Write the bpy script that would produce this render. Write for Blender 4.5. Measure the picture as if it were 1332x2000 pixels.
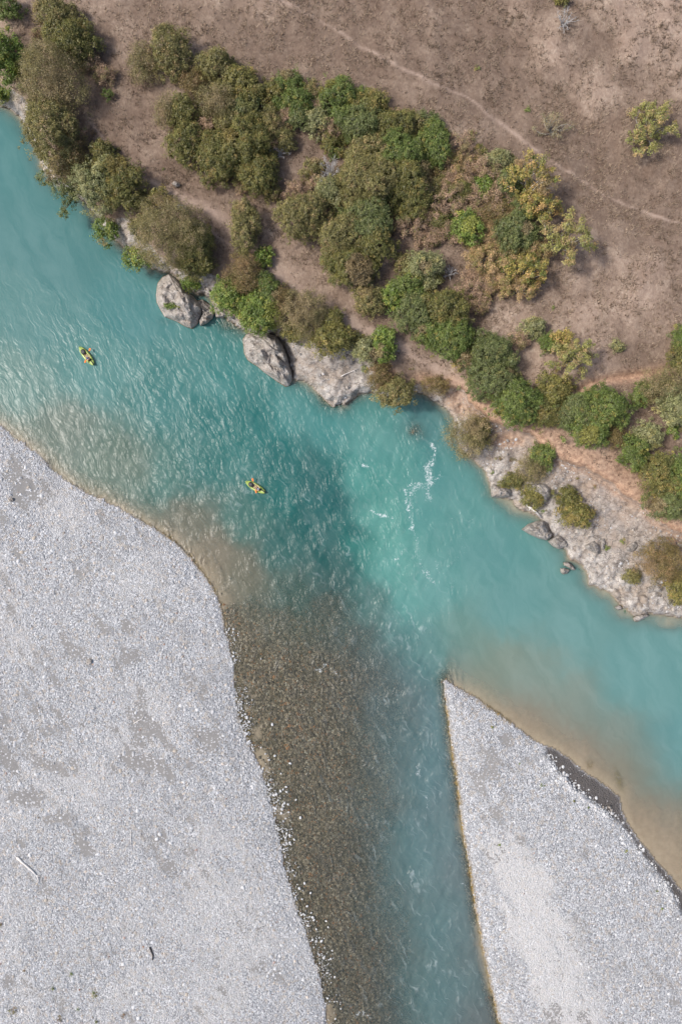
import bpy, math, random
import numpy as np
from mathutils import Vector, Matrix

for o in list(bpy.data.objects):
    bpy.data.objects.remove(o)
SC = bpy.context.scene
COL = SC.collection
R = math.radians

# ------------------------------------------------------------------ camera, sky, sun, exposure
H = 100.0                     # drone height above the water (m)
MPP = 0.075                   # metres per photo pixel at water level
cam = bpy.data.cameras.new('drone_camera')
cam.sensor_fit = 'VERTICAL'; cam.sensor_height = 36.0; cam.sensor_width = 24.0
cam.lens = 36.0 * H / (2000 * MPP)
cam.clip_start = 0.5; cam.clip_end = 20000
cam_o = bpy.data.objects.new('drone_camera', cam); COL.objects.link(cam_o)
cam_o.location = (0, 0, H); cam_o.rotation_euler = (0, 0, 0)
SC.camera = cam_o

SUN_EL = R(52); SUN_DIR = Vector((-1.0, 0.05, 0)).normalized()   # horizontal direction towards the sun
world = bpy.data.worlds.new('World'); SC.world = world; world.use_nodes = True
wn = world.node_tree.nodes; wl = world.node_tree.links
bg = wn.get('Background') or wn.new('ShaderNodeBackground')
sky = wn.new('ShaderNodeTexSky'); sky.sky_type = 'NISHITA'; sky.sun_disc = False
sky.sun_elevation = SUN_EL; sky.sun_rotation = math.atan2(SUN_DIR.x, SUN_DIR.y)
sky.dust_density = 3.5; sky.air_density = 1.0; sky.ozone_density = 1.0
wl.new(sky.outputs[0], bg.inputs[0]); bg.inputs[1].default_value = 0.15; sky.dust_density = 4.5
sun = bpy.data.lights.new('sun', 'SUN'); sun.energy = 2.4; sun.angle = R(5.5); sun.color = (1.0, 0.95, 0.88)
sun_o = bpy.data.objects.new('sun', sun); COL.objects.link(sun_o)
sv = Vector((SUN_DIR.x * math.cos(SUN_EL), SUN_DIR.y * math.cos(SUN_EL), math.sin(SUN_EL)))
sun_o.rotation_euler = sv.to_track_quat('Z', 'Y').to_euler(); sun_o.location = sv * 200
SC.view_settings.view_transform = 'Standard'; SC.view_settings.look = 'None'
SC.view_settings.exposure = 0.12; SC.view_settings.gamma = 1.0; SC.view_settings.use_curve_mapping = False
SC.render.engine = 'CYCLES'
SC.cycles.max_bounces = 6; SC.cycles.transparent_max_bounces = 12

# ------------------------------------------------------------------ helpers
def tag(o, label=None, cat=None, group=None, kind=None):
    if label: o['label'] = label
    if cat: o['category'] = cat
    if group: o['group'] = group
    if kind: o['kind'] = kind
    return o

def unproj(px, py, z):
    k = MPP * (H - z) / H
    return (px - 666.0) * k, (1000.0 - py) * k

def to_px(x, y, z):
    k = MPP * (H - z) / H
    return x / k + 666.0, 1000.0 - y / k

def _hash(ix, iy, seed):
    h = (ix.astype(np.int64) * 374761393 + iy.astype(np.int64) * 668265263 + seed * 974634777) & 0xFFFFFFFF
    h = ((h ^ (h >> 13)) * 1274126177) & 0xFFFFFFFF
    h = (h ^ (h >> 16)) & 0xFFFFFF
    return h / float(0xFFFFFF)

def vnoise(x, y, seed=0):
    x = np.asarray(x, float); y = np.asarray(y, float)
    ix = np.floor(x); iy = np.floor(y); fx = x - ix; fy = y - iy
    fx = fx * fx * fx * (fx * (fx * 6 - 15) + 10); fy = fy * fy * fy * (fy * (fy * 6 - 15) + 10)
    a = _hash(ix, iy, seed); b = _hash(ix + 1, iy, seed); c = _hash(ix, iy + 1, seed); d = _hash(ix + 1, iy + 1, seed)
    return (a + (b - a) * fx) * (1 - fy) + (c + (d - c) * fx) * fy

def fbm(x, y, scale, octv=4, seed=0):
    """-1..1; scale = size of the largest feature"""
    s = 0.0; amp = 1.0; tot = 0.0; f = 1.0 / scale
    c, sn = 0.8, 0.6
    x = np.asarray(x, float); y = np.asarray(y, float)
    for k in range(octv):
        s = s + amp * (vnoise(x * f + 17.3 * k, y * f - 9.1 * k, seed + k) * 2 - 1); tot += amp
        x, y = c * x - sn * y, sn * x + c * y
        amp *= 0.5; f *= 2.0
    return s / tot * 1.5

def sstep(a, b, x):
    t = np.clip((x - a) / (b - a), 0, 1)
    return t * t * (3 - 2 * t)

def seg_dist(pts, X, Y):
    d2 = np.full(X.shape, 1e18)
    for (x0, y0), (x1, y1) in zip(pts[:-1], pts[1:]):
        dx, dy = x1 - x0, y1 - y0; L2 = dx * dx + dy * dy + 1e-9
        t = np.clip(((X - x0) * dx + (Y - y0) * dy) / L2, 0, 1)
        d2 = np.minimum(d2, (X - x0 - t * dx) ** 2 + (Y - y0 - t * dy) ** 2)
    return np.sqrt(d2)

def inside(poly, X, Y):
    r = np.zeros(X.shape, bool); n = len(poly)
    for i in range(n):
        x0, y0 = poly[i]; x1, y1 = poly[(i + 1) % n]
        if y0 == y1: continue
        r ^= ((y0 > Y) != (y1 > Y)) & (X < (x1 - x0) * (Y - y0) / (y1 - y0) + x0)
    return r

def sdist(poly, X, Y):
    d = seg_dist(list(poly) + [poly[0]], X, Y)
    return np.where(inside(poly, X, Y), d, -d)

def mk_mesh(name, V, F, mat=None, parent=None, attrs=None, smooth=True):
    """V (n,3), F (m,k) int; attrs: name -> (n,) float or (n,3) colour, per vertex"""
    V = np.asarray(V, np.float32); F = np.asarray(F, np.int32)
    me = bpy.data.meshes.new(name)
    me.vertices.add(len(V)); me.vertices.foreach_set('co', V.ravel())
    m, k = F.shape
    me.loops.add(m * k); me.loops.foreach_set('vertex_index', F.ravel())
    me.polygons.add(m)
    me.polygons.foreach_set('loop_start', np.arange(0, m * k, k, dtype=np.int32))
    try: me.polygons.foreach_set('loop_total', np.full(m, k, np.int32))
    except Exception: pass
    me.polygons.foreach_set('use_smooth', np.full(m, smooth, bool))
    for an, av in (attrs or {}).items():
        av = np.asarray(av, np.float32)
        if av.ndim == 1:
            a = me.attributes.new(an, 'FLOAT', 'POINT'); a.data.foreach_set('value', av)
        else:
            c4 = np.ones((len(V), 4), np.float32); c4[:, :3] = av
            a = me.attributes.new(an, 'FLOAT_COLOR', 'POINT'); a.data.foreach_set('color', c4.ravel())
    me.update(calc_edges=True); me.validate()
    if mat: me.materials.append(mat)
    o = bpy.data.objects.new(name, me); COL.objects.link(o)
    if parent: o.parent = parent
    return o

def empty(name, loc, rz=0.0):
    o = bpy.data.objects.new(name, None); o.empty_display_size = 0.3
    o.location = loc; o.rotation_euler = (0, 0, rz); COL.objects.link(o)
    return o

class MB:
    """collects tubes / grids into one mesh of mixed quads"""
    def __init__(s): s.v = []; s.f = []; s.n = 0
    def add(s, V, F):
        s.v.append(np.asarray(V, float)); s.f.append(np.asarray(F, int) + s.n); s.n += len(V)
    def tube(s, pts, rad, k=6, closed=False):
        P = np.asarray(pts, float); n = len(P)
        rad = np.broadcast_to(np.asarray(rad, float), (n,))
        if closed: T = np.roll(P, -1, 0) - np.roll(P, 1, 0)
        else:
            T = np.gradient(P, axis=0)
        T = T / (np.linalg.norm(T, axis=1, keepdims=True) + 1e-9)
        up = np.where(np.abs(T[:, 2:3]) > 0.9, np.array([[1.0, 0, 0]]), np.array([[0, 0, 1.0]]))
        A = np.cross(T, up); A /= np.linalg.norm(A, axis=1, keepdims=True) + 1e-9
        B = np.cross(T, A)
        a = np.arange(k) * 2 * math.pi / k
        V = P[:, None] + rad[:, None, None] * (A[:, None] * np.cos(a)[None, :, None] + B[:, None] * np.sin(a)[None, :, None])
        V = V.reshape(-1, 3); F = []
        rng = range(n) if closed else range(n - 1)
        for i in rng:
            j = (i + 1) % n
            for q in range(k):
                F.append((i * k + q, i * k + (q + 1) % k, j * k + (q + 1) % k, j * k + q))
        if not closed:
            V = np.vstack([V, P[:1], P[-1:]]); a0 = n * k; a1 = a0 + 1
            for q in range(0, k):
                F.append((a0, (q + 1) % k, q, a0)); F.append((a1, (n - 1) * k + q, (n - 1) * k + (q + 1) % k, a1))
        s.add(V, F)
    def build(s, name, mat, parent=None, smooth=True):
        me = bpy.data.meshes.new(name)
        V = np.vstack(s.v); faces = []
        for f in s.f:
            for q in f.tolist():
                r = []
                for i in q:
                    if i not in r: r.append(i)
                if len(r) > 2: faces.append(r)
        me.from_pydata(V.tolist(), [], faces)
        for p in me.polygons: p.use_smooth = smooth
        me.update()
        if mat: me.materials.append(mat)
        o = bpy.data.objects.new(name, me); COL.objects.link(o)
        if parent: o.parent = parent
        return o

class NT:
    """small node-tree helper"""
    def __init__(s, name):
        s.m = bpy.data.materials.new(name); s.m.use_nodes = True
        s.t = s.m.node_tree; s.t.nodes.clear()
        s.out = s.t.nodes.new('ShaderNodeOutputMaterial')
    def link(s, val, sock):
        if isinstance(val, bpy.types.NodeSocket): s.t.links.new(val, sock)
        elif val is not None:
            if hasattr(sock.default_value, '__len__'):
                v = list(val) if hasattr(val, '__len__') else [val] * 3
                if len(sock.default_value) == 4 and len(v) == 3: v = v + [1.0]
                sock.default_value = v
            else: sock.default_value = val
    def N(s, typ, _props=None, **kw):
        n = s.t.nodes.new('ShaderNode' + typ)
        for k, v in (_props or {}).items(): setattr(n, k, v)
        for k, v in kw.items():
            key = k.replace('_', ' ')
            s.link(v, n.inputs[key])
        return n
    def math(s, op, a, b=None, clamp=False):
        n = s.t.nodes.new('ShaderNodeMath'); n.operation = op; n.use_clamp = clamp
        s.link(a, n.inputs[0])
        if b is not None: s.link(b, n.inputs[1])
        return n.outputs[0]
    def mix(s, f, a, b, mode='MIX'):
        n = s.t.nodes.new('ShaderNodeMix'); n.data_type = 'RGBA'; n.blend_type = mode
        s.link(f, n.inputs[0]); s.link(a, n.inputs[6]); s.link(b, n.inputs[7])
        return n.outputs[2]
    def attr(s, name):
        n = s.t.nodes.new('ShaderNodeAttribute'); n.attribute_name = name
        return n
    def pos(s): return s.N('NewGeometry').outputs['Position']
    def mapping(s, vec, scale=(1, 1, 1), rot=(0, 0, 0)):
        n = s.t.nodes.new('ShaderNodeMapping'); s.link(vec, n.inputs[0])
        n.inputs['Scale'].default_value = scale; n.inputs['Rotation'].default_value = rot
        return n.outputs[0]
    def noise(s, vec, scale, detail=4, rough=0.55, dist=0.0):
        n = s.N('TexNoise', Vector=vec, Scale=scale, Detail=detail, Roughness=rough, Distortion=dist)
        return n.outputs['Fac']
    def ramp(s, fac, stops, interp='LINEAR'):
        n = s.t.nodes.new('ShaderNodeValToRGB'); s.link(fac, n.inputs[0])
        cr = n.color_ramp; cr.interpolation = interp
        while len(cr.elements) < len(stops): cr.elements.new(0.5)
        for e, (p, c) in zip(cr.elements, stops):
            e.position = p; e.color = (c, c, c, 1) if not hasattr(c, '__len__') else tuple(c) + (1,)
        return n.outputs[0]
    def mr(s, v, a, b, c=0.0, d=1.0):
        n = s.t.nodes.new('ShaderNodeMapRange'); n.interpolation_type = 'SMOOTHSTEP'
        s.link(v, n.inputs[0]); s.link(a, n.inputs[1]); s.link(b, n.inputs[2]); s.link(c, n.inputs[3]); s.link(d, n.inputs[4])
        return n.outputs[0]
    def bump(s, h, strength=1.0, dist=0.1, normal=None):
        n = s.N('Bump', Height=h, Strength=strength, Distance=dist)
        if normal: s.link(normal, n.inputs['Normal'])
        return n.outputs[0]
    def surf(s, sh): s.t.links.new(sh, s.out.inputs[0]); return s.m

def simple_mat(name, col, rough=0.6, var=0.15, scale=8.0, bump=0.0, metallic=0.0):
    t = NT(name); p = t.N('TexCoord').outputs['Object']
    n = t.noise(p, scale, 5)
    c = t.mix(n, tuple(x * (1 - var) for x in col), tuple(min(1, x * (1 + var)) for x in col))
    b = t.N('BsdfPrincipled', Base_Color=c, Roughness=rough, Metallic=metallic)
    if bump: t.link(t.bump(n, 1.0, bump), b.inputs['Normal'])
    return t.surf(b.outputs[0])

# ------------------------------------------------------------------ the plan of the place (photo pixels)
UP_LINE = [(-100000, -38000), (-2000, -760), (-250, 60), (-60, 178), (0, 204), (22, 212), (42, 232), (58, 256), (72, 290), (85, 325), (105, 350),
    (140, 372), (168, 392), (192, 425), (214, 450), (236, 474), (262, 496), (296, 520), (328, 530), (352, 545), (385, 572), (402, 572),
    (416, 586), (432, 612), (448, 628), (475, 640), (500, 650), (538, 652), (556, 668), (566, 700), (572, 738), (600, 746), (622, 764),
    (640, 784), (657, 791), (672, 788), (684, 778), (700, 768), (724, 764), (745, 770), (772, 774), (803, 762), (826, 768), (850, 782),
    (872, 798), (887, 818), (892, 850), (906, 884), (925, 896), (944, 914), (954, 938), (962, 962), (984, 972), (1004, 975), (1010, 990),
    (1034, 1000), (1056, 1012), (1072, 1040), (1092, 1062), (1106, 1076), (1112, 1094), (1136, 1102), (1146, 1120), (1152, 1140), (1172, 1148), (1188, 1153),
    (1206, 1172), (1226, 1190), (1240, 1204), (1262, 1198), (1290, 1202), (1318, 1206), (1345, 1204), (1500, 1268), (3000, 2000), (100000, 36000)]
UPPER = UP_LINE + [(300000, -300000), (-300000, -300000)]
LEFT_LINE = [(-100000, -34000), (-2000, 0), (-250, 690), (-60, 795), (0, 832), (50, 868), (80, 893), (105, 916), (130, 938), (160, 960), (200, 972),
    (235, 992), (270, 1012), (310, 1035), (345, 1060), (375, 1090), (400, 1120), (417, 1150), (429, 1180), (438, 1220), (448, 1265),
    (458, 1310), (461, 1360), (468, 1400), (486, 1450), (508, 1500), (528, 1560), (540, 1610), (550, 1660), (562, 1720), (580, 1780),
    (600, 1830), (620, 1885), (632, 1940), (638, 2000), (650, 2200), (800, 3500), (9000, 100000)]
LEFT = LEFT_LINE + [(-300000, 300000)]
RIGHT_W = [(10000, 100000), (1250, 3500), (1010, 2200), (975, 2000), (957, 1930), (941, 1850), (929, 1780), (917, 1700), (905, 1640), (895, 1560), (887, 1500),
    (879, 1440), (871, 1380), (866, 1332)]
RIGHT_E = [(870, 1327), (890, 1342), (925, 1359), (965, 1387), (1005, 1417), (1045, 1447), (1085, 1464), (1115, 1484), (1150, 1514), (1186, 1538),
    (1208, 1556), (1215, 1580), (1224, 1608), (1250, 1644), (1284, 1686), (1312, 1716), (1340, 1750), (1500, 1905), (3000, 2900), (100000, 40000)]
RIGHT = RIGHT_W + RIGHT_E
WET = [(1060, 1452), (1085, 1464), (1115, 1484), (1150, 1514), (1186, 1538), (1208, 1556), (1215, 1580), (1224, 1608), (1250, 1644), (1284, 1686), (1312, 1716),
    (1345, 1755), (1335, 1790), (1300, 1725), (1268, 1686), (1238, 1645), (1208, 1605), (1170, 1577), (1130, 1548), (1092, 1508), (1066, 1474)]
CLIFF = [(800, 755), (826, 748), (868, 758), (905, 762), (925, 790), (958, 820), (1000, 833), (1032, 845), (1090, 893), (1152, 916), (1200, 946), (1250, 985),
    (1300, 1024), (1345, 1046), (1600, 1120)]
DEBRIS = CLIFF + [(1600, 1500), (1330, 1400), (1100, 1250), (850, 950), (780, 800)]
LEDGE = [(538, 640), (575, 650), (620, 664), (660, 676), (700, 688), (726, 704), (732, 740), (724, 790), (600, 810), (540, 740)]
ROCKS_NW = [(-40, 150), (0, 168), (30, 172), (48, 190), (62, 222), (66, 255), (60, 300), (-40, 260)]
ROCKS_MID = [(224, 426), (248, 424), (268, 446), (290, 470), (318, 500), (340, 520), (400, 530), (440, 548), (440, 600), (380, 570), (300, 535), (230, 480)]
PATH_A = [(330, -140), (430, -60), (520, -8), (575, 12), (625, 40), (668, 66), (705, 92), (745, 112), (790, 136), (850, 164), (910, 190), (950, 221), (1000, 258),
    (1040, 290), (1082, 318), (1130, 350), (1180, 381), (1230, 405), (1290, 428), (1345, 442), (1500, 490)]
PATH_B = [(160, 210), (186, 252), (214, 288), (240, 320), (266, 339), (300, 356), (332, 376), (360, 397), (384, 418), (404, 446), (436, 470), (470, 486)]
PATH_C = [(330, 376), (372, 398), (410, 412), (445, 436), (478, 470), (520, 508), (556, 545), (600, 582), (650, 612), (700, 640), (752, 662), (806, 694), (860, 726), (905, 752)]
GULLY = [(1128, 768), (1150, 752), (1190, 741), (1235, 735), (1280, 730), (1335, 716), (1400, 700)]
GULLY2 = [(1128, 768), (1120, 790), (1108, 800)]
SANDS = [(195, 1105, 34, 22), (208, 1200, 20, 50), (132, 1262, 40, 26), (255, 1290, 28, 18), (275, 1400, 34, 60), (300, 1438, 36, 40), (285, 1500, 50, 34),
    (18, 1475, 34, 60), (95, 1425, 34, 26), (110, 1500, 50, 20), (175, 1625, 22, 14), (162, 1655, 20, 18), (120, 1600, 40, 18), (340, 1690, 28, 24), (40, 1645, 14, 14),
    (60, 960, 60, 34), (30, 905, 20, 26), (20, 930, 24, 16), (235, 1050, 14, 14), (370, 1320, 36, 40), (400, 1440, 26, 30), (395, 1345, 22, 36), (310, 1640, 20, 16), (85, 1390, 30, 14),
    (215, 1860, 26, 18), (400, 1860, 26, 18), (15, 1920, 20, 24), (60, 1560, 40, 18), (150, 1120, 26, 26), (250, 1220, 18, 14)]
SANDS_R = [(955, 1490, 30, 40), (985, 1445, 34, 16), (940, 1530, 22, 34), (1040, 1482, 20, 14), (1092, 1555, 14, 10), (985, 1560, 26, 22), (960, 1590, 26, 18), (1020, 1640, 16, 12), (1270, 1700, 24, 12)]

# water bodies: x, y, depth(m), colour of the silt-laden water (linear), roughness of the surface
S = lambda r, g, b: tuple(((c / 255 + 0.055) / 1.055) ** 2.4 for c in (r, g, b))
WB = [(20, 330, 3.2, S(92, 158, 160), .0), (120, 500, 3.2, S(88, 153, 155), .03), (-200, 400, 3, S(92, 158, 160), .02), (40, 440, 3.2, S(90, 155, 157), .0), (250, 600, 3.2, S(86, 150, 152), .12), (60, 620, 3, S(90, 152, 152), .10),
    (200, 720, 3, S(86, 146, 144), .30), (40, 740, 2.0, S(118, 158, 152), .32), (-200, 640, 1.5, S(125, 150, 142), .5), (110, 840, 1.2, S(122, 142, 132), .40), (230, 900, 1.3, S(112, 138, 126), .48), (330, 780, 3, S(70, 136, 134), .5),
    (330, 930, 2.2, S(84, 132, 124), .75), (440, 760, 3.2, S(72, 142, 140), .45), (470, 870, 3.2, S(50, 126, 122), .75), (400, 900, 3, S(66, 128, 124), .75), (560, 800, 3.2, S(80, 148, 146), .4), (580, 880, 3.3, S(42, 122, 120), .65), (640, 830, 3.2, S(84, 152, 150), .45),
    (540, 980, 3.2, S(40, 118, 114), .8), (640, 980, 3.6, S(26, 104, 104), .8), (650, 1060, 3.0, S(26, 100, 99), .8), (470, 1010, 2.2, S(74, 124, 116), .8), (425, 1080, .8, S(134, 122, 104), .5), (470, 1110, 1.0, S(122, 120, 104), .5), (370, 1030, .9, S(126, 126, 112), .6), (445, 1230, .3, S(130, 118, 100), .4),
    (600, 900, 3.4, S(34, 106, 105), .6), (625, 945, 3.4, S(26, 100, 100), .7), (662, 985, 3.5, S(22, 96, 97), .75), (692, 1030, 3.4, S(24, 98, 98), .75), (600, 1030, 3.3, S(28, 100, 99), .75), (560, 1060, 2.8, S(40, 104, 100), .75), (650, 1095, 2.6, S(34, 96, 94), .75), (500, 800, 3.4, S(46, 122, 120), .5), (430, 800, 3.3, S(50, 124, 122), .55), (540, 910, 3.4, S(38, 114, 112), .65),
    (730, 1000, 3.2, S(112, 178, 168), .65), (745, 1060, 3.2, S(116, 180, 170), .7), (765, 1100, 3.2, S(118, 180, 172), .7), (712, 930, 3.2, S(92, 164, 156), .6), (800, 1180, 3, S(118, 176, 170), .6),
    (740, 870, 3, S(100, 163, 158), .5), (720, 960, 3.2, S(80, 152, 144), .7), (760, 1010, 3.2, S(106, 172, 162), .7), (700, 1050, 3.2, S(72, 148, 138), .7), (840, 830, 3, S(92, 148, 150), .5), (870, 930, 3, S(98, 158, 156), .3), (900, 1020, 3, S(103, 162, 158), .35), (820, 1000, 3, S(106, 166, 162), .45),
    (960, 1080, 3, S(108, 164, 162), .2), (780, 1120, 3, S(112, 172, 164), .75), (860, 1150, 3, S(112, 168, 164), .4), (1000, 1180, 3, S(110, 164, 162), .12), (1120, 1230, 3, S(112, 166, 164), .06), (1250, 1330, 3, S(112, 168, 167), .04),
    (1310, 1480, 2.6, S(104, 166, 168), .04), (1500, 1500, 3, S(110, 166, 166), .05), (900, 1240, 2.2, S(128, 166, 158), .2), (960, 1300, 1.5, S(146, 164, 150), .12), (1050, 1330, 1.9, S(140, 168, 158), .08), (1120, 1380, 1.6, S(140, 166, 156), .05), (1200, 1440, 1.6, S(134, 164, 156), .04), (1260, 1510, 1.5, S(130, 160, 152), .04),
    (1040, 1410, .28, S(160, 146, 126), .04), (1140, 1480, .2, S(160, 146, 126), .03), (1220, 1520, .5, S(146, 140, 118), .03), (1250, 1590, .3, S(160, 142, 118), .03), (1320, 1640, .4, S(150, 138, 118), .03), (1270, 1660, .14, S(160, 150, 135), .03), (1330, 1590, 1.2, S(126, 150, 142), .04), (1500, 1780, .4, S(150, 138, 118), .03),
    (560, 1150, 1.1, S(78, 110, 102), .75), (640, 1140, 1.6, S(66, 106, 104), .8), (540, 1210, .5, S(92, 100, 88), .6), (640, 1200, .6, S(84, 98, 92), .75), (720, 1180, 1.6, S(92, 136, 132), .85), (720, 1250, .6, S(88, 98, 98), .9), (790, 1230, 2.0, S(104, 146, 146), .9), (840, 1270, 2.0, S(112, 156, 154), .7),
    (500, 1290, .25, S(92, 86, 74), .5), (600, 1330, .32, S(92, 88, 78), .7), (680, 1360, .4, S(90, 90, 84), .8), (750, 1340, .6, S(92, 102, 104), .95), (800, 1340, 1.4, S(108, 142, 148), 1), (845, 1400, 1.5, S(116, 148, 154), .9), (770, 1400, .9, S(104, 126, 130), 1),
    (540, 1440, .25, S(90, 84, 72), .5), (620, 1480, .3, S(90, 86, 76), .7), (700, 1500, .4, S(88, 88, 82), .85), (770, 1480, .95, S(106, 130, 134), 1), (820, 1500, 1.7, S(116, 154, 160), 1), (865, 1500, 1.4, S(118, 140, 146), .8),
    (590, 1640, .3, S(90, 84, 72), .6), (680, 1660, .42, S(88, 86, 80), .85), (740, 1600, .6, S(98, 112, 112), 1), (780, 1640, 1.1, S(106, 136, 140), 1), (835, 1650, 1.7, S(114, 154, 158), 1), (885, 1660, 1.3, S(122, 138, 144), .7), (880, 1600, 1.3, S(120, 140, 146), .7),
    (640, 1800, .3, S(90, 84, 72), .7), (720, 1820, .5, S(86, 86, 82), .95), (770, 1800, .7, S(100, 118, 118), 1), (810, 1780, 1.2, S(108, 138, 142), 1), (860, 1800, 1.7, S(112, 152, 156), 1), (915, 1800, 1.2, S(122, 134, 138), .7), (900, 1740, 1.3, S(120, 138, 142), .7),
    (680, 1960, .4, S(88, 84, 76), .9), (760, 1960, .7, S(88, 98, 98), 1), (820, 1940, 1.2, S(106, 138, 140), 1), (890, 1940, 1.7, S(112, 148, 152), 1), (940, 1960, 1.1, S(120, 126, 128), .7), (925, 1880, 1.2, S(120, 134, 136), .7), (780, 2400, .9, S(92, 112, 114), 1)]
WBA = np.array([[a, b, c, *(np.array(d) * np.array([.56 + .13 * min(1, max(0, (a - 850) / 250)), .635, .625]) * (.80 + .20 * min(1, max(0, (a * .55 + b - 560) / 260)))), e] for a, b, c, d, e in WB])
FOAM = [([(842, 866), (847, 880), (845, 896), (840, 912)], 4, .9), ([(840, 905), (836, 925), (840, 945), (834, 970)], 11, .86), ([(858, 930), (840, 944), (818, 950), (803, 967)], 8, .8), ([(834, 900), (838, 935)], 10, .6),
    ([(790, 955), (791, 980), (800, 1003), (806, 1036)], 5, .85), ([(806, 1036), (812, 1062), (815, 1086), (826, 1106)], 6, .72), ([(826, 1110), (838, 1130), (849, 1142)], 7, .78), ([(849, 1142), (862, 1165), (880, 1190)], 6, .5), ([(803, 967), (794, 985)], 6, .8),
    ([(726, 1002), (745, 1011), (764, 1010)], 3.5, .95), ([(694, 862), (712, 858), (730, 880)], 4, .6), ([(708, 908), (719, 911)], 3.5, .9), ([(880, 1021), (890, 1016), (905, 1020), (918, 1024), (922, 1012)], 4, .6), ([(896, 1060), (899, 1080), (884, 1095)], 5, .55), ([(878, 1100), (895, 1106)], 5, .45),
    ([(770, 1098), (778, 1092), (783, 1080)], 5, .85), ([(736, 1095), (742, 1102)], 6, .5), ([(778, 1118), (782, 1108)], 5, .5), ([(850, 1090), (858, 1118), (870, 1135), (882, 1146)], 5, .5), ([(720, 950), (730, 985)], 8, .4), ([(718, 1065), (724, 1075)], 6, .5),
    ([(615, 1309), (628, 1306), (636, 1296)], 4.5, .95), ([(645, 1298), (655, 1312), (664, 1320)], 5, .8), ([(662, 1312), (668, 1296)], 4, .6), ([(604, 1404), (612, 1398), (614, 1386)], 4, .7), ([(624, 1377), (638, 1374)], 4, .65), ([(687, 1400), (697, 1412), (698, 1426)], 5, .8), ([(698, 1406), (704, 1418)], 4, .6),
    ([(654, 1346), (661, 1344)], 4, .6), ([(582, 1356), (588, 1352)], 3, .55), ([(700, 1224), (712, 1220)], 5, .5), ([(728, 1180), (735, 1195)], 6, .45), ([(705, 1265), (712, 1246)], 4, .4), ([(640, 1228), (650, 1232)], 4, .35), ([(588, 1288), (595, 1284)], 3, .4),
    ([(806, 1500), (815, 1508), (822, 1518)], 4, .85), ([(831, 1552), (835, 1575), (850, 1593)], 4, .8), ([(788, 1518), (798, 1514)], 4, .5), ([(735, 1600), (752, 1596), (756, 1580)], 4, .5), ([(725, 1610), (735, 1622)], 4, .45), ([(645, 1720), (660, 1706)], 4, .75), ([(656, 1638), (664, 1628)], 3, .6), ([(780, 1756), (784, 1745)], 4, .55),
    ([(690, 1842), (694, 1860)], 4.5, .7), ([(770, 1816), (784, 1820)], 5, .5), ([(735, 1838), (755, 1836)], 5, .5), ([(690, 1985), (705, 1978), (722, 1990)], 7, .85), ([(800, 1935), (812, 1942)], 4, .5), ([(726, 1920), (732, 1935)], 6, .45), ([(896, 1726), (912, 1728)], 3.5, .8), ([(925, 1948), (936, 1950)], 3.5, .75), ([(896, 1896), (906, 1890)], 4, .5), ([(950, 1986), (960, 1984)], 3.5, .6),
    ([(750, 1085), (775, 1100), (800, 1150)], 16, .36), ([(720, 1040), (745, 1090)], 14, .36), ([(860, 1000), (850, 1060), (870, 1120)], 14, .34), ([(872, 1022), (888, 1014), (908, 1022), (920, 1014)], 6, .6), ([(898, 1055), (902, 1078), (888, 1098), (876, 1106)], 6, .6), ([(852, 1095), (858, 1120), (872, 1138), (884, 1150)], 6, .65), ([(880, 1010), (920, 1030), (905, 1085)], 14, .40), ([(806, 948), (796, 965)], 7, .8), ([(845, 950), (858, 932)], 6, .8), ([(720, 900), (735, 960), (745, 1000)], 13, .36), ([(822, 925), (848, 935)], 15, .5), ([(795, 990), (812, 1060), (835, 1120)], 11, .5), ([(760, 1160), (800, 1230)], 16, .33), ([(870, 1120), (892, 1150)], 10, .42), ([(690, 1330), (720, 1400), (760, 1450)], 18, .30), ([(800, 1480), (830, 1560), (850, 1640)], 16, .33), ([(730, 1700), (770, 1800)], 18, .32), ([(720, 1900), (800, 1960)], 20, .34), ([(870, 1585), (884, 1580)], 3, .5), ([(820, 1420), (828, 1432)], 5, .4), ([(770, 1300), (776, 1312)], 5, .4), ([(788, 1260), (796, 1250)], 5, .4)]

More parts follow.
